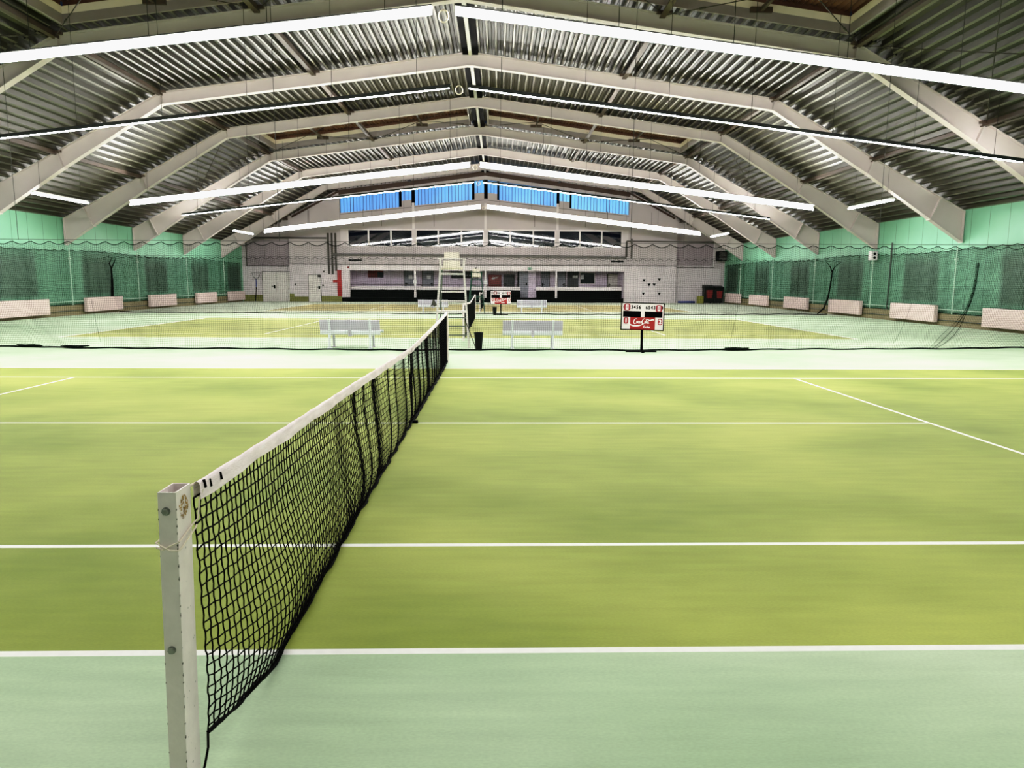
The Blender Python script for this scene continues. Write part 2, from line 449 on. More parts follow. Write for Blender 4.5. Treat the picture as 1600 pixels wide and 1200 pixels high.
# purlins
for x, txt in ((0, 'ridge purlin running the length of the hall'), (-5.65, 'purlin halfway up the left roof slope'), (5.65, 'purlin halfway up the right roof slope'),
               (-11.2, 'purlin along the left roof knee'), (11.2, 'purlin along the right roof knee'), (-15.08, 'purlin along the left lower haunch joint'), (15.08, 'purlin along the right lower haunch joint')):
    m2 = MB(); z = roof_z(x)
    if x == 0:
        t = thing('ridge_purlin', 'pale '+txt, 'purlin', (0, 12, z), 'roof purlins')
        m2.box(-.06, .06, 6, 48.3, z-.16, z-.03); m2.build('beam', M['purlin_white'], t, shear=True)
        m2 = MB(); m2.box(-.28, -.08, 6, 48.3, z-.1, z-.03); m2.box(.08, .28, 6, 48.3, z-.1, z-.03); m2.build('flashing', M['black'], t, shear=True)
    else:
        t = thing('purlin', 'brown steel '+txt, 'purlin', (x, 12, z), 'roof purlins')
        m2.box(x-.05, x+.05, 6, 48.3, z-.13, z+.01); m2.box(x-.11, x-.05, 6, 48.3, z-.13, z-.10)
        m2.build('channel', M['purlin'], t, shear=True)
        m2 = MB()
        for y in FY: m2.box(x-.22, x+.22, y-.24, y-.12, z-.06, z+.01)
        b = m2.build('cleat', M['purlin'], t, shear=True); b['kind'] = 'stuff'

# bracing rods in the rooflight bays
pan = [(-15.08, -11.2, 'left haunch'), (-11.2, -5.65, 'left outer'), (-5.65, 0, 'left inner'), (0, 5.65, 'right inner'), (5.65, 11.2, 'right outer'), (11.2, 15.08, 'right haunch')]
for bi, (ya, yb) in enumerate(((6.75, 12.82), (25.62, 31.68))):
    for xa, xb, txt in pan:
        for flip in (0, 1):
            p0 = Vector((xa, ya if not flip else yb, roof_z(xa)-.05)); p1 = Vector((xb, yb if not flip else ya, roof_z(xb)-.05))
            p0.z -= flip*.04; p1.z -= flip*.04
            dirn = 'receding leftward' if flip else 'receding rightward'
            t = thing('bracing_rod', 'thin bracing rod %s in the %s panel, %s' % (dirn, txt, ('nearest bay', 'second court bay')[bi]), 'bracing rod', tuple(p0), 'roof bracing rods')
            m2 = MB(); m2.tube([p0, p1], .014, 5); m2.build('rod', M['rod'], t, shear=True)
            m2 = MB(); c = p0.lerp(p1, .85 if not flip else .15); d = (p1-p0).normalized()*.11
            m2.tube([c-d, c-d*.8, c+d*.8, c+d], [.014, .03, .03, .014], 6); m2.build('turnbuckle', M['rod'], t, shear=True)

# ------------------------------------------------------------------ light rows
ZA, ZE, XE = 6.70, 4.93, 15.1
def row_pt(x): return ZA+(ZE-ZA)*abs(x)/XE
rows = [(5.85, -1, .085, 'nearest and brightest lamp row, crossing the top of the view'), (11.2, 1, .05, 'thin lamp row seen from its dark back in front of the nearest frame'),
        (24.3, -1, .14, 'bright lamp row in front of the third roof frame'), (29.6, 1, .05, 'thin lamp row seen from its dark back before the blue gable windows'),
        (42.7, -1, .17, 'farthest bright lamp row below the blue gable windows')]
for y, s, h, txt in rows:
    t = thing('lamp_row', txt, 'lamp row', (K*y, y, ZA), 'suspended lamp rows')
    for sx in (-1, 1):
        m2 = MB(); rf = MB()
        x0, x1 = sx*.22, sx*XE
        z0, z1 = row_pt(x0), row_pt(x1)
        def pr(mm, yz):
            mm.prism([(x0, y+a, z0+b) for a, b in yz], (x1-x0, 0, z1-z0))
        if s < 0:
            pr(m2, [(.05, -h*.45), (.07, -h*.45), (.09, h+.02), (-.05, h+.045), (-.05, h+.03), (.07, h+.005)])
            pr(rf, [(.035, -h*.45+.004), (.045, -h*.45), (.062, h), (-.045, h+.024), (-.045, h+.014), (.05, h-.01)])
        else:
            pr(m2, [(-.06, -.025), (-.05, -.025), (-.05, .055), (.09, .075), (.09, .09), (-.06, .07)])
            pr(rf, [(-.045, -.012), (-.035, -.012), (-.035, .045), (.085, .06), (.085, .07), (-.045, .052)])
        m2.build('housing', M['housing'], t, shear=True); rf.build('reflector', M['reflector'], t, shear=True)
        for k in range(10):
            xa = sx*(.26+k*1.485); xb = sx*(.26+k*1.485+1.46)
            m3 = MB(); zo = (-h*.2 if s < 0 else -.004); r = .034
            yo = -.01 if s < 0 else .0
            m3.tube([(xa, y+yo, row_pt(xa)+zo), (xb, y+yo, row_pt(xb)+zo)], r, 8); m3.build('fluorescent_tube', M['tube'], t, shear=True)
        for k in range(7):
            xw = sx*(1.1+2.2*k)
            m3 = MB(); m3.tube([(xw, y, row_pt(xw)+.05), (xw+.02, y, roof_z(xw)+.02)], .007, 4); m3.build('suspension_wire', M['wire'], t, shear=True)
    m3 = MB(); m3.tube([(.09*math.cos(a), y-.02, ZA-.10+.11*math.sin(a)) for a in [2*PI*i/14 for i in range(15)]], .016, 6)
    m3.build('cable_loop', M['cord'], t, shear=True)
# short lamps along the side walls
for s, y0, y1, txt in ((-1, 18.35, 21.75, 'short side lamp under the second frame by the left wall'), (-1, 38.2, 41.6, 'short side lamp behind the last court by the left wall'),
                       (1, 18.5, 21.8, 'short side lamp under the second frame by the right wall'), (1, 37.9, 41.5, 'short side lamp behind the last court by the right wall')):
    x = s*15.55; z = 4.70
    t = thing('side_lamp', txt, 'lamp', (x+K*y0, y0, z), 'short lamps along the side walls')
    m2 = MB(); m2.prism([(x-.08, y0, z+.02), (x+.08, y0, z+.02), (x+.05, y0, z+.09), (x-.05, y0, z+.09)], (0, y1-y0, 0)); m2.build('housing', M['reflector'], t, shear=True)
    for dx in (-.05, .05):
        for ya, yb in ((y0, (y0+y1)/2-.02), ((y0+y1)/2+.02, y1)):
            m2 = MB(); m2.tube([(x+dx, ya, z), (x+dx, yb, z)], .028, 8); m2.build('fluorescent_tube', M['tube_side'], t, shear=True)
    for yy in (y0+.4, y1-.4):
        m2 = MB(); m2.tube([(x, yy, z+.09), (x, yy, roof_z(x))], .007, 4); m2.build('suspension_wire', M['wire'], t, shear=True)

# ------------------------------------------------------------------ side-wall equipment
ordr = ['nearest', 'second', 'third', 'fourth', 'fifth', 'sixth']
for s, ys in ((-1, [(20.2, 23.5), (26.4, 29.7), (32.75, 36.05), (39.1, 42.4), (44.8, 48.0)]), (1, [(13.9, 17.2), (20.1, 23.4), (26.2, 29.5), (32.3, 35.6), (38.4, 41.8), (43.9, 47.2)])):
    side = 'left' if s < 0 else 'right'
    for i, (ya, yb) in enumerate(ys):
        xw, xf = s*(WX-.06), s*(WX-.30)
        t = thing('radiator', 'pinkish white boxed radiator low on the %s wall, %s from the camera' % (side, ordr[i]), 'radiator', (s*(WX-.2)+K*ya, ya, .12), 'radiators along the side walls')
        m2 = MB(); a, b = sorted((s*(WX-.12), xf)); m2.rbox(a, b, ya, yb, .13, .80, .02); m2.build('casing', M['radiator'], t, shear=True)
        a, b = sorted((s*(WX-.055), s*(WX-.12)))
        for yy in (ya+.3, yb-.3):
            m2 = MB(); m2.box(a, b, yy-.05, yy+.05, .2, .7); m2.build('wall_bracket', M['black'], t, shear=True)
        m2 = MB()
        for q in range(int((yb-ya)/.12)):
            yy = ya+.1+q*.12; a, b = sorted((s*(WX-.15), s*(WX-.27))); m2.box(a, b, yy, yy+.07, .795, .806)
        m2.build('top_grille', M['joint'], t, shear=True)
    for z, r, mt, nm, tx in ((.64, .022, 'pipe_pale', 'heating_pipe', 'pale heating pipe running between the radiators on the %s wall' % side), (.22, .018, 'pipe_dark', 'heating_pipe', 'dark return pipe running low along the %s wall' % side)):
        m2 = MB(); x = s*(WX-.085); m2.tube([(x, 12, z), (x, 30, z), (x, 48, z)], r, 6)
        single(nm, m2, M[mt], tx, 'pipe', (x+K*12, 12, z), shear=True)
    for i, y in enumerate(FY):
        if y < 18: continue
        m2 = MB(); x = s*(WX-.11); m2.tube([(x, y+.05, .48), (x, y+.05, 3.1)], .022, 6); m2.box(x-.05, x+.05, y, y+.1, 2.55, 2.63)
        single('conduit', m2, M['pipe_pale'], 'thin pale conduit on the %s wall below the %s roof frame' % (side, ordn[i]), 'conduit', (x+K*y, y+.05, .48), 'wall conduits', shear=True)
m2 = MB(); x = WX-.09; m2.tube([(x, 24.05, .5), (x, 24.0, 3.45)], .035, 6)
single('dark_pipe', m2, M['pipe_dark'], 'dark upright pipe on the right wall beside the radiator before the third frame', 'pipe', (x+.1, 24.05, .5), shear=True)
t = thing('loudspeaker', 'small white loudspeaker box below the third frame on the right wall', 'loudspeaker', (18.66, 25.3, 2.72))
m2 = MB(); m2.rbox(18.42, 18.72, 25.15, 25.45, 2.72, 3.12, .02); m2.build('case', M['white_paint'], t)
for z in (2.83, 3.0):
    m2 = MB(); m2.tube([(18.57, 25.155, z), (18.57, 25.14, z)], .065, 10); m2.build('cone', M['black'], t)

# ------------------------------------------------------------------ mesh nets
def scallop(u, pitch): 
    f = (u/pitch) % 1.0
    return (2*f-1)**2-1       # 0 at hooks, -1 mid
def make_mesh_net(t, mesh_name, a0, a1, cell, ztop, pos, sag, pitch, r, mt, nseg=10, rows=None, jit=.012, zlow=0.0):
    """strands of a hung net; pos(u, z, kind) -> 3-D point"""
    mb = MB(); n = int((a1-a0)/cell)
    for i in range(n+1):
        u = a0+i*cell; zt = ztop(u)+sag*scallop(u, pitch)
        pts = []
        for k in range(nseg+1):
            z = zlow+(zt-zlow)*(1-k/nseg)+.012
            pts.append(pos(u+jit*math.sin(z*5+u*1.7)+jit*.8*math.sin(z*11+u*3.1), z))
        mb.tube(pts, r, 3, cap=False)
    zmax = max(ztop(a0), ztop((a0+a1)/2), ztop(a1))-sag
    m = int((zmax-zlow)/cell); step = pitch/3
    ns = int((a1-a0)/step)
    for j in range(1, m):
        pts = []
        for k in range(ns+1):
            u = a0+k*(a1-a0)/ns
            full = ztop(u)+sag*scallop(u, pitch)*(j/m)**3
            z = zlow+(full-zlow)*j/m+.010*math.sin(u*2.3+j*.15)
            pts.append(pos(u, z))
        mb.tube(pts, r, 3, cap=False)
    o = mb.build(mesh_name, mt, t)
    return o

def divider(yb, ytop, ztop_, x0, x1, label, curv, drops, clumps, cell=.045, r=.0025, yw=.06):
    t = thing('divider_net', label, 'divider net', (0, yb, 0), 'nets dividing the courts')
    def ybase(x): return yb+curv*x*x+yw*math.sin(x*.9)+yw*.5*math.sin(x*2.3+1)
    zt = lambda x: ztop_
    def pos(x, z):
        f = max(0.0, 1-z/ztop_)
        yy = ytop+(ybase(x)-ytop)*f**1.6+.05*math.sin(x*2.1)*f
        return (x, yy, z)
    make_mesh_net(t, 'mesh', x0, x1, cell, zt, pos, .09, .44, r, M['net_green'])
    m2 = MB(); m2.tube([(x0-.3, ytop, ztop_+.03), (0, ytop, ztop_+.01), (x1+.3, ytop, ztop_+.03)], .006, 5); m2.build('carrying_wire', M['wire'], t)
    m2 = MB(); n = int((x1-x0)/.073); m2.tube([(x0+i*(x1-x0)/n, ytop, ztop_+.09*scallop(x0+i*(x1-x0)/n, .44)) for i in range(n+1)], .010, 5); m2.build('scalloped_top_cord', M['net_green'], t)
    m2 = MB(); n = int((x1-x0)/.15)
    m2.tube([(x0+i*(x1-x0)/n, ybase(x0+i*(x1-x0)/n), .022+.008*math.sin(i*.7)) for i in range(n+1)], .022, 6)
    for cx in clumps:
        for q in range(7):
            a = random.uniform(-.14, .14); pts = []
            for k in range(9):
                w = k/8*2*PI
                pts.append((cx+a+(.12+.12*random.random())*math.cos(w+q), ybase(cx)+.06*math.sin(w), .02+.05*abs(math.sin(w*.5+q))))
            m2.tube(pts, .012, 4)
    m2.build('bottom_cord', M['net_green'], t)
    for x in drops:
        m2 = MB(); m2.tube([(x, ytop, ztop_+.02), (x, ytop, roof_z(x)+.02)], .007, 4); m2.build('dropper_wire', M['wire'], t)
    return t, ybase, pos
t, yb1, pos1 = divider(9.05, 9.3, 2.6, -18.2, 18.2, 'dark mesh divider net hung between the first and second court', .0046, (-14.5, -10.4, -4.2, 4.3, 10.4, 14.6), (-10.6, -9.3, 7.0))
# gathered fold on the right of the first divider net
m2 = MB()
for i in range(16):
    w = i/15-.5; pts = []
    for k in range(13):
        z = 2.2*(1-k/12)**1.0
        xx = 12.95-.75*(1-z/2.2)**3+w*(.05+.35*math.exp(-((z-.35)/.4)**2))
        pts.append((xx, 9.33+(yb1(12.3)-9.33)*(1-z/2.2)**2+.03*math.sin(i), max(z, .02)))
    m2.tube(pts, .003, 3)
m2.build('gathered_fold', M['net_green'], t)
for cx, lean in ((6.7, .3), (10.9, .5), (-8.6, -.2)):
    m2 = MB()
    for i in range(2):
        m2.tube([(cx+lean*(k/8)**.5+i*.015, pos1(cx, 1.2*k/8)[1]-.004, 1.2*k/8) for k in range(1, 9)], .002, 3)
    m2.build('crease', M['net_green'], t)
t, yb2, pos2 = divider(28.0, 28.05, 2.8, -18.3, 18.3, 'dark mesh divider net hung between the second and third court', .0035, (-10.4, 10.4), (), cell=.06, r=.0026, yw=.15)
for s in (-1, 1):
    m2 = MB(); x = s*18.36; yy = 28.9
    lean = -.12 if s < 0 else .3
    rr = .075 if s < 0 else .045
    m2.tube([(x+s*.02, yy, 2.3), (x-lean*.1*s, yy, 1.6), (x-lean*.4*s, yy, .9), (x-lean*s, yy, .35), (x-lean*2.2*s, yy-.1, .06)], [.02, rr*.8, rr, rr, .03], 8)
    m2.tube([(x, yy, 2.2), (x+.12, yy, 2.45), (x+.35, yy-.2, 2.72)], [.03, .025, .012], 5)
    m2.tube([(x, yy, 2.2), (x-.1*abs(s), yy, 2.45), (x-.3 if s > 0 else x+.02, yy+.1, 2.75)], [.03, .025, .012], 5)
    m2.build('gathered_end', M['net_black'], t)
# nets along the side walls
for s in (-1, 1):
    side = 'left' if s < 0 else 'right'
    t = thing('wall_net', 'dark green protective mesh net hung along the %s wall' % side, 'wall net', (s*18.3, 30, 0), 'nets along the side walls')
    def pos(u, z, s=s):
        d = .035*math.sin(u*2.6)+.03*math.sin(u*5.3+1.3)
        return (s*(WX-.06+.35*d)+K*u, u+.05*math.sin(u*2.6+.7)+.03*math.sin(u*7.1), z)
    make_mesh_net(t, 'mesh', 12, 48.0, .06, lambda u: 2.97+.05*math.sin(u*.5), pos, .06, .7, .0042, M['net_green'], nseg=5, jit=.006, zlow=.5)
    m2 = MB(); m2.tube([pos(12+i*.12, 2.98+.05*math.sin((12+i*.12)*.5)+.06*scallop(12+i*.12, .7)) for i in range(300)], .014, 5); m2.build('top_cord', M['net_green'], t)
    m2 = MB(); m2.tube([pos(12+i*.3, .5) for i in range(121)], .018, 5); m2.build('bottom_cord', M['net_green'], t)

# ------------------------------------------------------------------ tennis nets and posts
def tennis_net(cx, cy, label, detail):
    t = thing('tennis_net', label, 'tennis net', (cx, cy, 0), 'tennis nets across the courts')
    yA, yB = -6.33, 6.37
    def zt(y):
        f = min(1, abs(y)/6.4); return .914+(1.06-.914)*(f*.75+.25*f*f)
    def xo(y): return .036*max(0, min(1, (-y-3.5)/2.6))
    def zb(y):
        e = max(0, (-5.55-y)/.8); return .012+.17*min(1, e)**1.3+(.05 if y > 5.9 else 0)*(y-5.9)
    def fold(y):
        return max(0, min(1, (y+4.6)/2.5))*max(.25, min(1, (6.4-y)/1.0))
    def P(y, t_, w=0.0):
        a = fold(y)
        g = t_**.92 if t_ < 1 else 1
        # rows crowd together near the ground
        g = 1-(1-t_)**1.12
        z0 = zt(y)-.052; z = z0+(zb(y)-z0)*g
        ph = 2*PI*y/.55+1.2*math.sin(y*1.7)+1.1*math.sin(y*4.3+1)
        yy = y+a*.055*math.sin(ph)*(1-.5*t_)+.018*math.sin(t_*9+y*3)*(1-a*.6)*max(0, min(1, (y+6.33)/.7))
        xx = cx+xo(y)*.72+(.055*(1-a)+.03)*max(0, min(1, (5.0-y)/2.5))*math.sin(PI*min(1, t_**1.8))*(1-.9*max(0, (-5.6-y)/.75)) + a*.020*math.sin(ph+.9)*(.4+.6*t_)*(1-.85*t_**5)*max(.3, min(1, (5.5-y)/2))
        return Vector((xx, cy+yy, z))
    cell = .0445 if detail else .07
    ys = [yA]
    while ys[-1] < yB:
        ys.append(ys[-1]+cell*(1-.45*max(0, min(1, (ys[-1]+3.0)/3.5))))
    ys = [yA+(q-yA)*(yB-yA)/(ys[-1]-yA) for q in ys]
    nu = len(ys)-1; nv = 21 if detail else 13
    rc = .0021 if detail else .0034
    sides = 5 if detail else 3
    mb = MB()
    rnd = random.Random(3)
    grid = []
    for i in range(nu+1):
        y = ys[i]; col = []
        for j in range(nv+1):
            p = P(y, j/nv)
            amp = .0035 if detail else 0
            p.y += amp*(1 if (i+j) % 2 else -1)+rnd.uniform(-.004, .004)*(j > 0)
            p.z += rnd.uniform(-.004, .004)*(0 < j < nv)
            col.append(p)
        grid.append(col)
    for i in range(nu+1):
        near = i < 90
        pts = []
        for j in range(nv):
            p, q = grid[i][j], grid[i][j+1]
            pts.append(p)
            if detail and near:
                mid = (p+q)/2; mid.y += .0045*(1 if (i+j) % 2 else -1)
                pts.append(mid)
        pts.append(grid[i][nv])
        mb.tube(pts, rc*(1.45 if near and detail else 1.05), sides, cap=False)
    for j in range(nv+1):
        pts = []
        for i in range(nu+1):
            pts.append(grid[i][j])
        rr = rc*1.3
        if j <= 4 and detail: rr = rc*1.6
        if j == nv: rr = .006
        mb.tube(pts, rr, sides, cap=False)
    if detail:
        for i in range(0, 70):          # knots near the camera
            for j in range(1, nv):
                p = grid[i][j]; r = .0042
                n = len(mb.v)
                mb.v += [tuple(p+Vector(d)*r) for d in ((1, 0, 0), (0, 1, 0), (-1, 0, 0), (0, -1, 0), (0, 0, 1), (0, 0, -1))]
                for f in ((0, 1, 4), (1, 2, 4), (2, 3, 4), (3, 0, 4), (1, 0, 5), (2, 1, 5), (3, 2, 5), (0, 3, 5)):
                    mb.f.append(tuple(n+q for q in f)); mb.m.append(0)
    mb.build('mesh', M['net_black'], t)
    # bottom rope with gathered mesh
    mb = MB(); n = 150; pts = []; rs = []
    for i in range(n+1):
        y = yA+i*(yB-yA)/n; p = P(y, 1); a = fold(y)
        p.z += .004+.006*math.sin(i*1.3); p.x += .006*math.sin(i*.9)
        pts.append(p); rs.append(.006+.010*min(1, max(0, (y+6.2)/1.2))+.012*a*(y > 0)+.003*math.sin(i*2.1))
    mb.tube(pts, rs, 6)
    if detail:
        p = P(yA, 1); mb.tube([p, p+Vector((.0, -.005, -.05)), p+Vector((-.004, -.03, -.10)), p+Vector((-.012, -.06, -.145))], .0045, 5)
    mb.build('bottom_rope', M['net_black'], t)
    # canvas band folded over the cable
    mb = MB(); n = 130; sec = []
    for i in range(n+1):
        y = yA+i*(yB-yA)/n; z = zt(y); x = cx+xo(y)+.003*math.sin(i*1.9); w = .011+.002*math.sin(i*.8)
        h = .058+.004*math.sin(i*.7)
        sec.append([(x-w, cy+y, z-h), (x-w, cy+y, z-.012), (x-w*.6, cy+y, z-.002), (x, cy+y, z+.002), (x+w*.6, cy+y, z-.002), (x+w, cy+y, z-.012), (x+w, cy+y, z-h)])
    b0 = len(mb.v)
    for s_ in sec: mb.v += s_
    for i in range(n):
        for k in range(6):
            mb.f.append((b0+i*7+k, b0+i*7+k+1, b0+(i+1)*7+k+1, b0+(i+1)*7+k)); mb.m.append(0)
    mb.build('headband', M['canvas'], t, smooth=True)
    # cable ends running into the posts
    mb = MB()
    z = zt(yA)
    mb.tube([(cx+xo(yA), cy+yA+.05, z-.006), (cx+.012, cy-6.36, z-.012), (cx-.004, cy-6.395, z-.022), (cx-.004, cy-6.42, z-.06)], .0045, 6)
    mb.tube([(cx, cy+yB-.05, zt(yB)-.006), (cx, cy+6.42, zt(yB)-.02)], .0045, 6)
    mb.build('cable', M['cord'], t)
    mb = MB(); mb.box(cx-.012, cx+.012, cy-.02, cy+.02, .0, .9); mb.box(cx-.04, cx+.07, cy-.03, cy+.03, 0, .03)
    mb.build('centre_strap', M['net_black'], t)
    if detail:
        # eyelets in the band end
        for y, dz in ((-6.30, -.012), (-6.255, -.02), (-6.16, -.02)):
            mb = MB(); x = cx+xo(y)+.012
            mb.tube([(x, cy+y, zt(y)+dz+.012), (x+.003, cy+y+.004, zt(y)+dz-.014)], .005, 6); mb.build('eyelet', M['net_black'], t)
        # white tie cord down to a loop round the post
        mb = MB()
        xl, xr, yf, yk = -.043, .017, cy-6.456, cy-6.345
        zl = .885
        mb.tube([(cx+xo(yA)+.012, cy+yA+.02, zt(yA)-.03), (cx+.042, cy+yA, zt(yA)-.06), (cx+.037, cy-6.335, zt(yA)-.12), (cx+.028, yk, zt(yA)-.13),
                 (cx+xr+.006, yf+.004, zl+.015), (cx+xr-.02, yf-.005, zl+.005), (cx+xl+.02, yf-.005, zl-.008), (cx+xl-.005, yf+.006, zl-.003)], .0028, 6)
        mb.tube([(cx+xl-.006, yk, zl+.015), (cx+xl-.006, yf+.004, zl+.012), (cx+xl+.02, yf-.006, zl+.003), (cx+xr-.02, yf-.006, zl-.008), (cx+xr+.005, yf-.004, zl-.010), (cx+xr+.009, yf+.01, zl-.008), (cx+xr+.014, yk, zl+.025), (cx+.03, yk+.012, zl+.03)], .0028, 6)
        mb.build('tie_cord', M['cord'], t)
tennis_net(CX[0], CY[0], 'black tennis net with white band running away from the camera on the nearest court', True)
tennis_net(CX[1], CY[1], 'black tennis net with white band on the second court behind the umpire chair', False)
tennis_net(CX[2], CY[2], 'black tennis net with white band on the farthest court', False)

def net_post(cx, yf, yk, label, detail=False, lean=0.0):
    t = thing('net_post', label, 'net post', (cx, (yf+yk)/2, 0), 'net posts')
    h = 1.06; w = .028; th = .004
    mb = MB()
    # hollow rectangular tube: outer walls, inner walls, top rim
    def ring(o, z):
        l = -lean*(1-z/h)
        return [(cx-w+o+l, yf+o, z), (cx+w-o+l, yf+o, z), (cx+w-o+l, yk-o, z), (cx-w+o+l, yk-o, z)]
    R0, R1, R2, R3 = ring(0, 0), ring(0, h), ring(th, h), ring(th, h-.18)
    base = len(mb.v)
    for r_ in (R0, R1, R2, R3): mb.v += r_
    for k in range(3):
        for i in range(4):
            j = (i+1) % 4; mb.f.append((base+k*4+i, base+k*4+j, base+k*4+4+j, base+k*4+4+i)); mb.m.append(0)
    mb.f.append((base+12, base+13, base+14, base+15)); mb.m.append(1)
    mb.build('tube', [M['post'], M['black']], t)
    if detail:
        for z in (1.0, .545):
            mb = MB(); x = cx-.004-lean*(1-z/h)
            mb.tube([(x, yf-.001, z), (x, yf-.009, z)], .0115, 6); mb.tube([(x, yf-.009, z), (x, yf-.0105, z)], [.0105, .008], 6); mb.tube([(x, yf, z), (x, yf-.002, z)], .0135, 14)
            mb.build('hex_bolt', M['steel'], t)
        mb = MB(); n = 28; zc = 1.0; xx = cx+w+.0012
        rr = random.Random(5)
        for k in range(120):
            a = rr.uniform(0, 2*PI); q = math.sqrt(rr.random())*.032; s_ = rr.uniform(.0012, .0042)
            yy = yf+.05+q*math.cos(a); zz = zc+q*math.sin(a)*1.15
            mb.poly([(xx-lean*(1-zz/h), yy+s_*math.cos(b), zz+s_*math.sin(b)) for b in [2*PI*i/7 for i in range(7)]])
        mb.build('round_emblem', [M['emblem'], M['emblem']], t)
        mb = MB(); zz = .03
        while zz < 1.05:                # chipped paint along the front edge
            l = -lean*(1-zz/h); s_ = rr.uniform(.004, .02); q = rr.uniform(.001, .0035)
            mb.poly([(cx+w+.0008+l, yf-.0006, zz), (cx+w+.0008+l, yf+q, zz+s_*.3), (cx+w+.0008+l, yf+q*.6, zz+s_), (cx+w+.0008+l, yf-.0006, zz+s_)])
            mb.poly([(cx+w+l+.0005, yf-.0008, zz), (cx+w-q+l, yf-.0008, zz+s_*.4), (cx+w+l+.0005, yf-.0008, zz+s_)])
            if rr.random() < .35:
                mb.poly([(cx-w+l-.0005, yf-.0008, zz), (cx-w+q+l, yf-.0008, zz+s_*.4), (cx-w+l-.0005, yf-.0008, zz+s_)])
            zz += rr.uniform(.015, .07)
        for q in range(22):
            zz = rr.uniform(.05, .95); yy = yf+rr.uniform(.015, .09); l = -lean*(1-zz/h); d = rr.uniform(.002, .005)
            mb.poly([(cx+w+.0008+l, yy, zz), (cx+w+.0008+l, yy+d, zz+d), (cx+w+.0008+l, yy+d*.6, zz+2*d)])
        mb.build('chipped_edge', M['post_dark'], t)['kind'] = 'stuff'
    return t
net_post(-.004, -6.455, -6.35, 'off-white square net post with bolts in the left foreground', True, .022)
net_post(0, 6.38, 6.46, 'pale net post at the far end of the nearest net')
net_post(CX[1]+.03, CY[1]-6.46, CY[1]-6.38, 'pale net post at the near end of the second net, behind the umpire chair')
net_post(CX[1], CY[1]+6.38, CY[1]+6.46, 'pale net post at the far end of the second net')
net_post(CX[2], CY[2]-6.46, CY[2]-6.38, 'pale net post at the near end of the farthest net')
net_post(CX[2], CY[2]+6.38, CY[2]+6.46, 'pale net post at the far end of the farthest net')

# ------------------------------------------------------------------ benches
def bench(x, y, label, zrot=0.0):
    """seen from behind: sitter faces +Y"""
    t = thing('bench', label, 'bench', (x, y, 0), 'white benches beside the nets')
    w = .755
    mb = MB()
    mb.prism([(x-w, y+.02, .445), (x-w, y-.005, .43), (x-w, y-.012, .36), (x-w, y+.01, .335), (x-w, y+.03, .34), (x-w, y+.02, .42), (x-w, y+.40, .42), (x-w, y+.44, .37), (x-w, y+.46, .38), (x-w, y+.42, .445)], (2*w, 0, 0))
    mb.build('seat', M['bench_white'], t)
    mb = MB()
    mb.prism([(x-w, y-.015, .45), (x-w, y-.055, .69), (x-w, y-.04, .715), (x-w, y-.02, .71), (x-w, y-.035, .69), (x-w, y+.005, .455)], (2*w, 0, 0))
    ob = mb.build('backrest', M['bench_grey'], t)
    for sx in (-.51, .51):
        mb = MB()
        mb.bar((x+sx, y-.05, .02), (x+sx, y-.035, .46), .05, .05, (0, 1, 0)); mb.bar((x+sx, y-.035, .44), (x+sx, y-.075, .72), .05, .04, (0, 1, 0))
        mb.box(x+sx-.04, x+sx+.04, y-.09, y-.03, .69, .715)
        mb.rbox(x+sx-.055, x+sx+.055, y-.10, y+.0, .0, .02, .006)
        mb.build('rear_leg', M['bench_white'], t)
        mb = MB()
        mb.bar((x+sx, y+.36, .0), (x+sx, y+.33, .34), .05, .05, (0, 1, 0)); mb.rbox(x+sx-.05, x+sx+.05, y+.31, y+.41, 0, .02, .006)
        mb.bar((x+sx, y-.02, .325), (x+sx, y+.42, .325), .04, .03)
        mb.build('front_leg', M['bench_grey'], t)
    mb = MB()
    mb.bar((x, y-.03, .30), (x, y-.045, .46), .07, .03, (0, 1, 0)); mb.bar((x, y-.045, .45), (x, y-.08, .71), .07, .03, (0, 1, 0)); mb.box(x-.04, x+.04, y-.1, y-.03, .70, .72)
    mb.bar((x, y-.02, .325), (x, y+.4, .325), .05, .03)
    mb.build('middle_bracket', M['bench_grey'], t)
    return t
b1 = bench(-2.63, 9.62, 'white enamelled metal bench left of the umpire chair behind the first divider net')
b1.rotation_euler.z = -.055
bench(1.94, 9.6, 'white enamelled metal bench right of the black bin behind the first divider net')
bench(-2.16, 28.45, 'far white bench left of the green umpire chair')
bench(2.85, 28.45, 'far white bench right of the distant scoreboard')
mb = MB()
for sy in (-1, 1):
    pts = [(-2.30, 28.39, .36), (-2.22, 28.36, .50), (-2.16, 28.355, .72), (-2.08, 28.355, .725), (-1.98, 28.365, .5), (-1.86, 28.39, .37), (-2.0, 28.375, .42), (-2.08, 28.37, .36), (-2.16, 28.375, .43)]
    mb.poly([(x, y-.012*(sy+1)/2-.003, z) for x, y, z in (pts if sy > 0 else pts[::-1])])
single('draped_cloth', mb, M['rail'], 'small grey cloth hanging over the back of the far left bench', 'cloth', (-2.1, 28.36, .36))
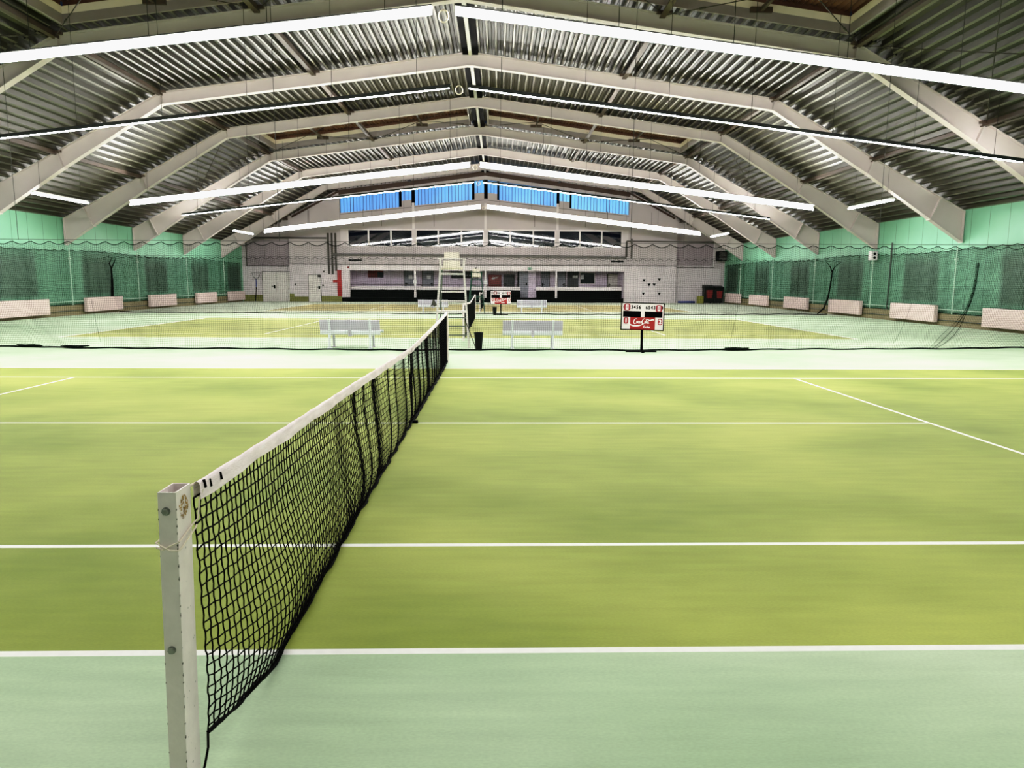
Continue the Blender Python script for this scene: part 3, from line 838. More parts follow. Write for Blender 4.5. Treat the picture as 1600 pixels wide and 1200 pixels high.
# ------------------------------------------------------------------ umpire chairs
def umpire_chair(x, y, label, mt, mpad, zs, wt, wb, stay, mlow=None):
    mlow = mlow or mt
    t = thing('umpire_chair', label, 'umpire chair', (x, y, 0), 'umpire chairs')
    yt = y+.25; dep = 1.05
    for sx in (-1, 1):
        mb = MB(); mb.bar((x+sx*wb, y, 0), (x+sx*wt, yt, zs), .045, .045, (0, 1, 0)); mb.box(x+sx*wb-.03, x+sx*wb+.03, y-.03, y+.03, 0, .03)
        mb.build('leg', mt, t)
        mb = MB(); mb.bar((x+sx*wb*.93, y+dep, 0), (x+sx*wt*.95, yt+.45, zs), .04, .04, (0, 1, 0)); mb.build('ladder_leg', mlow, t)
    def near(z): f = z/zs; return x, y+(yt-y)*f, wb+(wt-wb)*f
    def far(z): f = z/zs; return x, y+dep+(yt+.45-y-dep)*f, (wb*.93)+(wt*.95-wb*.93)*f
    for z in (zs-.12, zs*.46):
        cx_, yy, w = near(z); mb = MB(); mb.bar((x-w, yy, z), (x+w, yy, z), .035, .045); mb.build('crossbar', mt, t)
    for z in (.25, .49, .72, 1.16, 1.4):
        cx_, yy, w = far(z); mb = MB(); mb.bar((x-w, yy, z), (x+w, yy, z), .06 if z > 1 else .03, .03); mb.build('rung', mlow if z < 1 else mt, t)
    cx_, yy, w = far(.9); mb = MB(); mb.box(x-w, x+w, yy-.1, yy+.1, .885, .905); mb.build('footboard', mt, t)
    for sx in (-1, 1):
        mb = MB()
        for z in (zs*.46,):
            a, b = near(z), far(z); mb.bar((x+sx*a[2], a[1], z), (x+sx*b[2], b[1], z), .03, .03)
        a, b = near(zs-.03), far(zs-.03); mb.bar((x+sx*a[2], a[1]-.03, zs), (x+sx*b[2], b[1]+.03, zs), .04, .04); mb.build('side_rail', mt, t)
    # seat, backrest shells
    mb = MB(); mb.rbox(x-wt+.02, x+wt-.02, yt+.02, yt+.48, zs+.0, zs+.05, .015); mb.build('seat', mpad, t)
    mb = MB(); n = 10; w = wt-.06
    for z0, z1, ww, yo in ((zs+.04, zs+.22, .215, .0), (zs+.275, zs+.42, .19, -.03)):
        for i in range(n):
            a0 = -1+2*i/n; a1 = -1+2*(i+1)/n
            y0 = yt+yo-.04*(1-a0*a0); y1 = yt+yo-.04*(1-a1*a1)
            mb.prism([(x+ww*a0, y0, z0), (x+ww*a1, y1, z0), (x+ww*a1, y1-.02, z1), (x+ww*a0, y0-.02, z1)], (0, .02, 0))
    mb.build('backrest', mpad, t)
    for sx in (-1, 1):
        mb = MB(); mb.bar((x+sx*(wt+.01), yt-.06, zs+.26), (x+sx*(wt+.01), yt+.38, zs+.26), .06, .03); mb.bar((x+sx*(wt-.01), yt+.33, zs), (x+sx*(wt+.01), yt+.33, zs+.26), .03, .03); mb.bar((x+sx*(wt-.01), yt-.02, zs), (x+sx*(wt-.0), yt-.03, zs+.26), .03, .03)
        mb.build('armrest', mt, t)
    mb = MB(); mb.bar((x-wt-.04, yt-.05, zs+.26), (x+wt+.04, yt-.05, zs+.26), .03, .03); mb.build('back_rail', mt, t)
    if stay:
        mb = MB(); mb.tube([(x+wb*.84, y+.06, .64), (x+wb+.19, y-.28, .01)], .013, 6); mb.build('stay_rod', M['rod'], t)
    return t
umpire_chair(-.10, 9.78, 'tall white umpire chair with cream seat at the far end of the nearest net', M['chair_white'], M['chair_pad'], 1.98, .30, .43, True, M['ladder_shaded'])
umpire_chair(.03, 28.5, 'distant dark green umpire chair with cream backrest at the end of the second net', M['chair_green'], M['chair_pad'], 1.85, .26, .43, False)

# ------------------------------------------------------------------ bins
def bin_(x, y, h, r0, r1, label):
    t = thing('waste_bin', label, 'bin', (x, y, 0), 'black waste bins')
    mb = MB(); n = 20; prof = [(r0*.96, 0), (r0, .01), (r1, h-.03), (r1+.006, h-.025), (r1+.008, h), (r1-.006, h), (r0-.01, .02)]
    b0 = len(mb.v)
    for r, z in prof: mb.v += [(x+r*math.cos(2*PI*k/n), y+r*math.sin(2*PI*k/n), z) for k in range(n)]
    for i in range(len(prof)-1):
        for k in range(n):
            j = (k+1) % n; mb.f.append((b0+i*n+k, b0+i*n+j, b0+(i+1)*n+j, b0+(i+1)*n+k)); mb.m.append(0)
    mb.poly([(x+(r0-.01)*math.cos(2*PI*k/n), y+(r0-.01)*math.sin(2*PI*k/n), .02) for k in range(n)])
    mb.poly([(x+r0*.96*math.cos(-2*PI*k/n), y+r0*.96*math.sin(-2*PI*k/n), 0) for k in range(n)])
    mb.build('bucket', M['black_plastic'], t)
    mb = MB(); mb.tube([(x+(r1+.004)*math.cos(2*PI*k/n), y+(r1+.004)*math.sin(2*PI*k/n), h-.008) for k in range(n+1)], .008, 5); mb.build('rim', M['black_plastic'], t)
bin_(.585, 9.5, .42, .085, .112, 'black plastic waste bin standing beside the white umpire chair')
bin_(.965, 27.45, .40, .08, .105, 'distant black waste bin standing beside the far scoreboard')

# ------------------------------------------------------------------ text helper
def text_mesh(txt, size, align='CENTER'):
    cu = bpy.data.curves.new('lettering', 'FONT'); cu.body = txt; cu.size = size; cu.align_x = align; cu.align_y = 'CENTER'; cu.extrude = 0
    o = bpy.data.objects.new('lettering', cu); C.objects.link(o)
    dg = bpy.context.evaluated_depsgraph_get(); dg.update()
    me = bpy.data.meshes.new_from_object(o.evaluated_get(dg))
    v = [tuple(q.co) for q in me.vertices]; f = [tuple(p.vertices) for p in me.polygons]
    bpy.data.objects.remove(o); bpy.data.curves.remove(cu); bpy.data.meshes.remove(me)
    return v, f
def put_text(mb, txt, size, o, u, w, m=0, sx=1.0, bold=0):
    """place text on a plane: origin o, right vector u, up vector w"""
    v, f = text_mesh(txt, size); o = Vector(o); u = Vector(u); w = Vector(w); nrm = w.cross(u).normalized()
    for k, (dx, dy) in enumerate([(0, 0)] if not bold else [(-bold, 0), (bold, 0), (0, bold), (0, -bold)]):
        n = len(mb.v); mb.v += [tuple(o+u*(x*sx+dx)+w*(y+dy)+nrm*(.0004*k)) for x, y, z in v]
        for p in f: mb.f.append(tuple(n+i for i in p)); mb.m.append(m)
def stroke(mb, pts, wd, o, u, w, m=0, z=0.0):
    """flat pen stroke of varying width on a plane, pts=(x,y,width factor)"""
    o = Vector(o); u = Vector(u); w = Vector(w); nrm = w.cross(u).normalized()*z
    P2 = []
    for i in range(len(pts)-1):         # Catmull-Rom
        p0 = pts[max(i-1, 0)]; p1 = pts[i]; p2 = pts[i+1]; p3 = pts[min(i+2, len(pts)-1)]
        for s in range(5):
            q = s/5
            P2.append(tuple(.5*((2*p1[k])+(-p0[k]+p2[k])*q+(2*p0[k]-5*p1[k]+4*p2[k]-p3[k])*q*q+(-p0[k]+3*p1[k]-3*p2[k]+p3[k])*q**3) for k in range(3)))
    P2.append(pts[-1])
    L, R = [], []
    for i, p in enumerate(P2):
        a = P2[max(i-1, 0)]; b = P2[min(i+1, len(P2)-1)]
        dx, dy = b[0]-a[0], b[1]-a[1]; l = math.hypot(dx, dy) or 1
        h = wd*max(.15, p[2])/2
        L.append((p[0]-dy/l*h, p[1]+dx/l*h)); R.append((p[0]+dy/l*h, p[1]-dx/l*h))
    for i in range(len(P2)-1):
        mb.quad(*[tuple(o+u*x+w*y+nrm) for x, y in (R[i], R[i+1], L[i+1], L[i])], m)
def cola_script(mb, s, o, u, w, m=0):
    """flowing red-panel script: two capital Cs, ola and swash; s = overall scale (word about 4.6 s wide)"""
    def S(pts, wd=.17): stroke(mb, [(x*s, y*s, k) for x, y, k in pts], wd*s, o, u, w, m)
    # C (first)
    S([(-1.35, .72, .4), (-1.55, .95, .7), (-1.85, .85, 1), (-2.2, .4, 1.3), (-2.3, -.1, 1.4), (-2.1, -.45, 1.1), (-1.75, -.4, .7), (-1.5, -.1, .4)])
    S([(-1.5, -.1, .3), (-1.42, .2, .9), (-1.25, .25, .8), (-1.15, .0, 1), (-1.25, -.3, 1), (-1.42, -.25, .9), (-1.45, 0, .7)])     # o
    S([(-.72, .18, .5), (-.85, .28, .8), (-1.0, .1, 1), (-1.0, -.2, 1), (-.85, -.33, .8), (-.65, -.15, .4)])                         # c
    S([(-.25, .2, .6), (-.42, .28, .8), (-.6, .05, 1), (-.55, -.28, 1), (-.38, -.25, .7), (-.22, .2, .7), (-.25, -.2, 1), (-.12, -.3, .6), (0, -.1, .4)])   # a
    S([(-.12, .1, .8), (.12, .14, .8)])                                                                                              # hyphen
    # C (second) with long tail
    S([(1.0, .78, .4), (.8, 1.0, .8), (.5, .85, 1), (.2, .4, 1.3), (.1, -.15, 1.4), (.32, -.5, 1.1), (.65, -.42, .7), (.85, -.1, .4)])
    S([(.85, -.1, .3), (.92, .2, .9), (1.08, .22, .8), (1.15, .0, 1), (1.05, -.3, 1), (.88, -.22, .9), (.88, 0, .7)])                 # o
    S([(1.2, .0, .4), (1.45, .6, .7), (1.5, .95, .8), (1.38, .9, .8), (1.32, .3, 1.1), (1.38, -.2, 1.1), (1.5, -.3, .6), (1.62, -.1, .4)])   # l
    S([(1.95, .2, .6), (1.78, .28, .8), (1.62, .05, 1), (1.66, -.28, 1), (1.82, -.25, .7), (1.98, .2, .7), (1.95, -.2, 1), (2.08, -.32, .6), (2.25, -.15, .4)])  # a
    S([(1.55, .8, .5), (1.9, .72, 1), (2.4, .55, 1.3), (3.1, .75, 1.5), (3.6, .72, 1.2)], .2)                                        # upper ribbon
    S([(-3.6, -.45, .6), (-3.1, -.85, 1.2), (-2.2, -1.1, 1.5), (-1.0, -1.05, 1.4), (-.1, -.8, 1.0), (.32, -.5, .8)], .24)              # lower ribbon

# ------------------------------------------------------------------ scoreboards
def scoreboard(x, y, label, tilt, tag_pos):
    t = thing('scoreboard', label, 'scoreboard', (x, y, 0), 'scoreboards on stands')
    W, H = 1.0, .62; zc = .86
    u = Vector((math.cos(tilt), 0, -math.sin(tilt))); w = Vector((math.sin(tilt)*.9, .06, math.cos(tilt))).normalized(); n = w.cross(u).normalized()   # towards the camera
    if n.y > 0: n = -n
    c = Vector((x, y, zc))
    def pt(a, b, d=0): return c+u*a+w*b+n*d
    def slab(mb, a0, a1, b0, b1, d0, d1, m=0): mb.prism([pt(a0, b0, d0), pt(a1, b0, d0), pt(a1, b1, d0), pt(a0, b1, d0)], n*(d1-d0), m)
    mb = MB(); slab(mb, -W/2, W/2, -H/2, H/2, -.015, .004); mb.build('panel', M['white_paint'], t)
    mb = MB(); e = .022
    slab(mb, -W/2-e, W/2+e, H/2, H/2+e, -.02, .012); slab(mb, -W/2-e, W/2+e, -H/2-e, -H/2, -.02, .012); slab(mb, -W/2-e, -W/2, -H/2, H/2, -.02, .012); slab(mb, W/2, W/2+e, -H/2, H/2, -.02, .012)
    mb.build('frame', M['black'], t)
    for a0, a1 in ((-.475, -.045), (.045, .475)):
        mb = MB(); slab(mb, a0, a1, -.02, .125, .004, .008); mb.build('black_name_field', M['black'], t)
    mb = MB(); slab(mb, -.30, .305, -.31, -.02, .004, .008)
    rp = mb.build('red_advert_panel', M['red'], t)
    mb = MB(); cola_script(mb, .083, pt(-.02, -.135, .0095), u, w)
    mb.build('script_lettering', M['paper'], rp)
    mb = MB(); put_text(mb, 'Coke', .075, pt(.10, -.25, .0095), u, w, bold=.003)
    mb.build('small_lettering', M['paper'], rp)
    for tx, a0, sgn in (('0123456', -.475, 1), ('6543210', .06, 1)):
        for i, ch in enumerate(tx):
            mb = MB(); put_text(mb, ch, .115, pt(a0+.03+i*.0615, .215, .0065), u, w, sx=.85, bold=.006); mb.build('numeral', M['black'], t)
    def score_tag(a, b, ch, oval):
        mb = MB(); q = []
        rx, rz = (.078, .083) if oval else (.055, .075)
        for k in range(20):
            an = 2*PI*k/20; ca, sa = math.cos(an), math.sin(an)
            e_ = .55
            q.append(pt(a+rx*math.copysign(abs(ca)**e_, ca), b+rz*math.copysign(abs(sa)**e_, sa), .009))
        mb.prism(q, n*.006); o = mb.build('score_slider', M['tag_red'], t)
        mb = MB()
        if oval: slab(mb, a-.032, a+.032, b-.06, b+.06, .0152, .017); mb.build('window', M['paper'], o); mb = MB(); put_text(mb, ch, .11, pt(a, b, .0185), u, w, sx=.8, bold=.004); mb.build('slider_numeral', M['tag_red'], o)
        else: put_text(mb, ch, .13, pt(a, b, .0165), u, w, sx=.9, bold=.008); mb.build('slider_numeral', M['paper'], o)
    score_tag(tag_pos[0], .215, '1', True); score_tag(tag_pos[1], .20, '1', True)
    score_tag(-.40, -.105, '1', False); score_tag(.425, -.12, '2', False)
    mb = MB(); mb.box(x-.028, x+.028, y+.0, y+.05, .02, zc-H/2+.05); mb.build('pole', M['black'], t)
    mb = MB(); mb.box(x-.38, x+.36, y-.01, y+.06, 0, .04); mb.box(x-.03, x+.03, y-.2, y+.2, 0, .04); mb.build('base', M['black'], t)
scoreboard(4.54, 8.8, 'red and white scoreboard with black frame in front of the first divider net', .028, (-.385, .385))
scoreboard(1.27, 27.55, 'distant red and white scoreboard beside a small black bin', .0, (-.28, .40))

# ------------------------------------------------------------------ back wall (gable)
YB = 48.2
BX = .2
def ztop_win(x): return 9.28-.125*abs(x-BX)
def zbot_win(x): return 7.86-.104*abs(x-BX)
# gable wall: built in vertical strips so the windows stay open
def gable():
    mb = MB(); d = .3
    def strip(x0, x1, z0a, z0b, z1a, z1b, m=0, y=YB): mb.prism([(x0, y, z0a), (x1, y, z0b), (x1, y, z1b), (x0, y, z1a)], (0, d, 0), m)
    rz = lambda x: roof_z(x-BX)+.1
    for a, b in ((-19, -14.8), (15.05, 19)):
        xs = [a, b] if a > 0 else [a, b]
        strip(a, b, 0, 0, rz(a), rz(b), 0, YB+.35)
    # block beside the gallery, up to the roof
    for a, b in ((-14.8, -10.85), (11.25, 15.05)):
        lo = 0
        if a < 0: strip(a, b, 0, 0, rz(a), rz(b))
        else: strip(10.98, 15.05, 0, 0, 2.85, 2.85); strip(11.25, b, 2.85, 2.85, rz(a), rz(b))
    strip(-10.85, 11.25, 5.55, 5.55, 6.6, 6.6)
    for a, b in ((-10.85, BX), (BX, 11.25)):
        strip(a, b, 6.6, 6.6, zbot_win(a), zbot_win(b))
        strip(a, b, ztop_win(a), ztop_win(b), rz(a), rz(b))
    strip(-10.85, 11.25, 2.4, 2.4, 4.22, 4.22)
    o = struct('wall_back', mb, M['gable'])
    # dark brown strip under the roof
    mb = MB()
    for a, b in ((-14.5, -10.9), (-10.9, BX), (BX, 11.3), (11.3, 14.8)):
        zz = lambda x: roof_z(x-BX)-.02
        th = .34 if abs((a+b)/2) < 11 else .16
        mb.prism([(a, YB-.06, zz(a)-th), (b, YB-.06, zz(b)-th), (b, YB-.06, zz(b)), (a, YB-.06, zz(a))], (0, .055, 0))
    struct('trim_1', mb, M['brown'])
    # panel joints and posts on the gable
    mb = MB()
    for x in (-13.2, -9.1, -7.7, -3.7, 4.0, 7.9, 9.6, 13.0):
        mb.box(x-.015, x+.015, YB-.006, YB, 5.75, (7.0 if abs(x) < 11 else 6.9))
    for a, b in ((-10.85, BX), (BX, 11.25)):
        for dz in (-.12,): mb.prism([(a, YB-.01, zbot_win(a)+dz), (b, YB-.01, zbot_win(b)+dz), (b, YB-.01, zbot_win(b)+dz+.03), (a, YB-.01, zbot_win(a)+dz+.03)], (0, .01, 0))
    struct('trim_2', mb, M['joint'])
    mb = MB()
    for x in (-5.27, .23, 5.75): mb.box(x-.09, x+.09, YB-.08, YB, 5.5, 7.5)
    struct('trim_3', mb, M['white_paint'])
gable()
# blue glazing
panes = [(-10.78, -6.36, 0), (-6.14, -5.4, 1), (-5.14, -.80, 0), (-.60, .12, 1), (.40, 1.12, 1), (1.28, 5.66, 0), (5.88, 6.66, 1), (6.82, 11.2, 0)]
for i, (a, b, small) in enumerate(panes):
    lo = (lambda x: zbot_win(x)+.45) if small else zbot_win
    hi = (lambda x: ztop_win(x)-.05)
    mb = MB(); mb.prism([(a, YB+.06, lo(a)), (b, YB+.06, lo(b)), (b, YB+.06, hi(b)), (a, YB+.06, hi(a))], (0, .02, 0))
    w_ = struct('window_%d' % (i+1), mb, M['dusk'])
    mb = MB(); n = max(3, round((b-a)/.25))
    for k in range(1, n):
        x = a+(b-a)*k/n; mb.box(x-.022, x+.022, YB+.035, YB+.058, lo(x), hi(x))
    mb.build('glazing_rib', M['dusk_rib'], w_)
mb = MB()
for a, b in ((-6.36, -6.14), (-5.4, -5.14), (-.80, -.60), (.12, .40), (1.12, 1.28), (5.66, 5.88), (6.66, 6.82)):
    mb.prism([(a, YB+.02, zbot_win(a)), (b, YB+.02, zbot_win(b)), (b, YB+.02, ztop_win(b)), (a, YB+.02, ztop_win(a))], (0, .06, 0))
struct('trim_4', mb, M['black'])
mb = MB()
for a, b, small in panes:
    if small: mb.prism([(a, YB+.0, zbot_win(a)), (b, YB+.0, zbot_win(b)), (b, YB+.0, zbot_win(b)+.45), (a, YB+.0, zbot_win(a)+.45)], (0, .06, 0))
struct('trim_5', mb, M['gable'])
# gallery windows
groups = [(-10.31, -5.36, [-8.72, -7.01]), (-5.1, .09, [-3.39, -1.62]), (.36, 5.61, [2.12, 3.9]), (5.88, 10.76, [7.5, 9.19])]
for i, (a, b, mids) in enumerate(groups):
    mb = MB(); edges = [a]+mids+[b]
    for p, q in zip(edges, edges[1:]): mb.box(p+.04, q-.04, YB+.10, YB+.12, 4.28, 5.46)
    g = struct('window_%d' % (9+i), mb, M['glass'])
    mb = MB(); mb.box(a-.06, b+.06, YB-.03, YB+.14, 4.20, 4.29); mb.box(a-.06, b+.06, YB-.03, YB+.14, 5.45, 5.56)
    for x in edges: mb.box(x-.05, x+.05, YB-.02, YB+.14, 4.28, 5.46)
    mb.build('window_frame', M['white_paint'], g)
mb = MB()
for x in (-5.23, .225, 5.745): mb.box(x-.16, x+.16, YB-.035, YB+.3, 4.2, 5.56)
mb.box(-10.85, -10.35, YB, YB+.3, 4.2, 5.56); mb.box(10.8, 11.25, YB, YB+.3, 4.2, 5.56)
mb.box(-10.85, 11.25, YB+.3, YB+.36, 4.0, 5.8)
struct('trim_6', mb, M['white_wall'])
# side sections and lower white walls
mb = MB(); mb.box(-14.8, -10.86, YB-.02, YB, .45, 2.8); mb.box(11.02, 15.05, YB-.02, YB, 0, 2.8)
mb.box(-18.6, -14.8, YB+.33, YB+.35, 0, 2.66); mb.box(15.05, 18.6, YB+.33, YB+.35, .0, 2.66)
struct('trim_7', mb, M['white_wall'])
mb = MB(); mb.box(-18.1, -14.8, YB+.32, YB+.35, 2.72, 4.7); mb.box(15.05, 18.1, YB+.32, YB+.35, 2.78, 4.75)
struct('trim_8', mb, M['grey_wall'])
mb = MB()
mb.box(-18.2, -14.8, YB+.30, YB+.35, 2.66, 2.74); mb.box(15.05, 18.1, YB+.30, YB+.35, 2.72, 2.78); mb.box(-14.8, 15.05, YB-.05, YB+.0, 2.82, 2.88)
mb.box(-18.2, -18.1, YB+.3, YB+.35, 2.7, 4.75)
struct('trim_9', mb, M['joint'])
mb = MB(); mb.box(-10.8, 11.0, YB-.04, YB+.02, 2.42, 2.80); struct('trim_10', mb, M['white_paint'])
mb = MB(); mb.box(18.0, 18.08, YB+.3, YB+.35, 2.78, 4.75); mb.box(15.05, 18.1, YB+.3, YB+.34, 2.80, 2.88); struct('trim_11', mb, M['white_paint'])
mb = MB(); mb.box(-18.5, -17.0, YB+.30, YB+.33, 0, .5); mb.box(-14.8, -13.42, YB-.05, YB-.02, 0, .38); mb.box(-14.86, -14.5, YB-.052, YB-.02, 0, .6); mb.box(-12.42, -10.86, YB-.05, YB-.02, 0, .42)
struct('baseboard_back', mb, M['olive'])
# white rails
def rail(pts, r, label, mt='rail', name='rail'):
    mb = MB()
    for a, b in zip(pts, pts[1:]): mb.bar(a, b, r, r)
    single(name, mb, M[mt], label, 'rail', pts[0])
rail([(-11.55, YB-.15, 3.58), (-.5, YB-.15, 3.58), (11.1, YB-.15, 3.48)], .17, 'grey horizontal rail across the back wall below the dark window band')
rail([(-17.6, YB-.12, 4.82), (-11.9, YB-.12, 4.82)], .14, 'grey horizontal rail high on the left part of the back wall')
rail([(11.1, YB-.14, 3.5), (11.1, YB-.14, 4.72), (17.9, YB-.14, 4.68)], .11, 'dark bent rail high on the right part of the back wall')
rail([(11.5, YB-.12, 3.4), (11.5, YB-.12, 4.9)], .09, 'short upright rail beside the bent rail on the back wall')
for x, l in ((-11.78, 'left'), (-11.5, 'middle'), (-11.22, 'right')):
    rail([(x, YB-.1, 2.1 if x < -11.3 else 2.35), (x, YB-.1, 5.2)], .11, 'vertical grey duct pipe on the back wall, %s of three beside the window band' % l, name='duct_pipe')
for a, b, l in ((-10.28, -9.26, 'left'), (9.93, 10.92, 'right')):
    mb = MB(); mb.box(a, b, YB-.06, YB, 3.13, 3.24)
    for k in range(8): mb.box(a+.05+k*.12, a+.12+k*.12, YB-.066, YB-.06, 3.15, 3.22)
    single('wall_vent', mb, M['black'], 'long black vent slot on the %s end of the back wall' % l, 'vent', (a, YB-.03, 3.13), 'wall vents')

# terrace recess under the gallery
TD = 3.0
mb = MB(); mb.box(-10.86, 10.98, YB+TD, YB+TD+.2, 0, 2.9); mb.box(-11.06, -10.86, YB, YB+TD, 0, 2.9); mb.box(10.98, 11.18, YB+.3, YB+TD, 0, 2.9)
mb.box(3.62, 4.2, YB+1.55, YB+TD, .3, 2.9)
struct('wall_terrace', mb, M['lilac'])
mb = MB(); mb.box(-10.86, 10.98, YB+.02, YB+TD, 2.80, 2.9); struct('ceiling_terrace', mb, M['white_wall'])
mb = MB(); mb.box(-10.86, 10.98, YB-.02, YB+.6, 0, .34); mb.box(-10.86, 10.98, YB+.6, YB+TD, 0, .33); struct('floor_terrace', mb, M['black'])
mb = MB(); mb.box(2.85, 4.25, YB+.56, YB+.62, .22, .345); struct('trim_12', mb, M['deep_red'])
for a, b, l in ((-10.86, 2.95, 'long left'), (4.22, 10.95, 'right')):
    t = thing('terrace_parapet', '%s black-fronted parapet with white coping under the gallery' % l, 'parapet', ((a+b)/2, YB+.75, .34), 'terrace parapets')
    mb = MB(); mb.box(a, b, YB+.70, YB+.80, .345, .93); mb.build('black_front', M['black'], t)
    mb = MB(); mb.box(a, b, YB+.66, YB+.86, .93, 1.20); mb.build('coping', M['white_paint'], t)
    mb = MB(); mb.tube([(a, YB+.9, 1.33), (b, YB+.9, 1.33)], .025, 6)
    for k in range(int((b-a)/1.5)+1): mb.tube([(min(b-.05, a+.05+k*1.5), YB+.9, .33), (min(b-.05, a+.05+k*1.5), YB+.9, 1.33)], .02, 5)
    mb.build('handrail', M['rail'], t)
for x, l, bx in ((-5.22, 'left', 1), (.22, 'middle', 1), (5.72, 'right', 0)):
    t = thing('pillar', 'slim white pillar under the gallery, %s of three' % l, 'pillar', (x, YB+.1, .34), 'gallery pillars')
    mb = MB(); mb.box(x-.075, x+.075, YB+.05, YB+.2, .345, 2.81); mb.build('shaft', M['white_paint'], t)
    if bx:
        mb = MB(); mb.rbox(x-.14, x+.14, YB+.0, YB+.06, 1.42, 1.68, .01); mb.build('sign_box', M['paper'], t)
mb = MB(); mb.box(-10.95, -10.22, YB-.03, YB+.2, .36, 2.43); struct('trim_13', mb, M['white_wall'])
YT = YB+TD
def par(x, z):   # measured on the gallery plane -> same sight line on the terrace rear wall
    f = (YT+8.64)/(YB+8.64); return 1.0+(x-1.0)*f, 1.71+(z-1.71)*f
def tdoor(n, x0, x1, mt, hinge, paper=True, z1=2.40):
    a, _ = par(x0, 0); b, zt_ = par(x1, z1); zt_ = min(zt_, 2.78)
    mb = MB(); mb.box(a, b, YT-.05, YT-.005, .335, zt_)
    d = struct('door_%d' % n, mb, M[mt])
    mb = MB(); hx = a+.1 if hinge < 0 else b-.1
    mb.box(hx-.05, hx+.05, YT-.07, YT-.05, 1.22, 1.46); mb.bar((hx, YT-.10, 1.38), (hx-hinge*.16, YT-.10, 1.38), .03, .03); mb.box(hx-.015, hx+.015, YT-.11, YT-.05, 1.365, 1.395); mb.build('door_handle', M['black'], d)
    mb = MB(); mb.box(a-.05, a, YT-.06, YT-.004, .335, zt_+.05); mb.box(b, b+.05, YT-.06, YT-.004, .335, zt_+.05); mb.box(a-.05, b+.05, YT-.06, YT-.004, zt_, zt_+.05); mb.build('door_frame', M['joint'], d)
    if paper:
        m_ = (a+b)/2+.08; mb = MB(); mb.box(m_-.16, m_+.16, YT-.056, YT-.05, 1.78, 2.08); mb.build('paper_notice', M['paper'], d)
tdoor(1, -6.01, -5.24, 'door_grey', -1); tdoor(2, -4.64, -3.81, 'door_grey', 1)
tdoor(3, 1.66, 2.43, 'door_dark', -1, False, 2.09); tdoor(5, 4.56, 5.17, 'door_grey', -1, False); tdoor(6, 5.83, 6.41, 'door_grey', 1, False)
tdoor(8, 9.73, 10.5, 'door_white', -1, False, 2.2)
# tall grey door in the gap of the parapet
mb = MB(); mb.box(2.84, 3.61, YB+1.56, YB+1.62, .34, 2.35); d4 = struct('door_4', mb, M['door_grey'])
mb = MB(); mb.box(3.42, 3.52, YB+1.53, YB+1.56, 1.3, 1.5); mb.build('door_handle', M['black'], d4)
mb = MB(); mb.box(2.78, 2.84, YB+1.5, YB+TD-.2, .34, 2.8); mb.box(2.78, 3.62, YB+1.56, YB+1.6, 2.35, 2.8); struct('trim_14', mb, M['black'])
# dark door with two notices
a, zt_ = par(6.55, 2.4); b, zb_ = par(7.44, 1.15)
mb = MB(); mb.box(a, b, YT-.05, YT-.005, .335, 2.78); d7 = struct('door_7', mb, M['door_dark'])
mb = MB(); mb.box(b-.48, b-.30, YT-.056, YT-.05, 1.9, 2.12); mb.box(b-.25, b-.07, YT-.056, YT-.05, 1.9, 2.12); mb.build('paper_notice', M['paper'], d7)
# serving hatch window
a, zt_ = par(7.58, 2.28); b, zb_ = par(8.68, 1.48)
mb = MB(); mb.box(a, b, YT-.03, YT-.01, zb_, zt_); w13 = struct('window_13', mb, M['glass'])
mb = MB(); e = .06
mb.box(a-e, b+e, YT-.06, YT-.0, zb_-e, zb_); mb.box(a-e, b+e, YT-.06, YT-.0, zt_, zt_+e); mb.box(a-e, a, YT-.06, YT, zb_, zt_); mb.box(b, b+e, YT-.06, YT, zb_, zt_); mb.build('window_frame', M['white_paint'], w13)
mb = MB(); mb.box(a+.06, a+.28, YT-.036, YT-.03, zb_+.35, zb_+.7); mb.build('paper_notice', M['paper'], w13)
# banner, dark sign, red cabinet
a, zt_ = par(-8.81, 2.43); b, zb_ = par(-7.62, 1.87)
t = thing('banner', 'dark red and blue banner on the terrace rear wall', 'banner', ((a+b)/2, YT-.02, zb_))
mb = MB(); mb.box(a, b, YT-.03, YT-.005, zb_, zt_); mb.build('red_cloth', M['deep_red'], t)
mb = MB(); mb.box(a+(b-a)*.62, b, YT-.036, YT-.03, zb_, zb_+.42)
for k in range(5): mb.box(a+.1+k*.15, a+.2+k*.15, YT-.036, YT-.03, zb_+.05, zb_+.12+.05*(k % 2))
mb.build('dark_field', M['banner_dark'], t)
a, zt_ = par(-2.42, 2.36); b, zb_ = par(-.3, 1.83)
t = thing('sign_board', 'long dark sign board on the terrace rear wall behind the white umpire chair', 'sign', ((a+b)/2, YT-.02, zb_))
mb = MB(); mb.box(a, b, YT-.04, YT-.005, zb_, zt_); mb.build('board', M['banner_dark'], t)
mb = MB()
for k in range(6): mb.box(a+.15+k*.33, a+.36+k*.33, YT-.045, YT-.04, zb_+.22, zb_+.27)
mb.build('pale_marking', M['door_grey'], t)
a, zt_ = par(.47, 2.12); b, zb_ = par(1.46, 1.1)
t = thing('drinks_cabinet', 'tall red drinks cabinet on the terrace right of the middle pillar', 'drinks machine', ((a+b)/2, YT-.4, .33))
mb = MB(); mb.rbox(a, b, YT-.62, YT-.02, .335, zt_, .03); mb.build('body', M['deep_red'], t)
mb = MB(); cola_script(mb, .085, ((a+b)/2, YT-.625, 1.9), Vector((1, 0, 0)), Vector((0, 0, 1))); mb.build('script_lettering', M['paper'], t)
mb = MB(); mb.box(a+.06, b-.06, YT-.626, YT-.615, 1.28, 1.31); mb.build('trim_strip', M['black'], t)
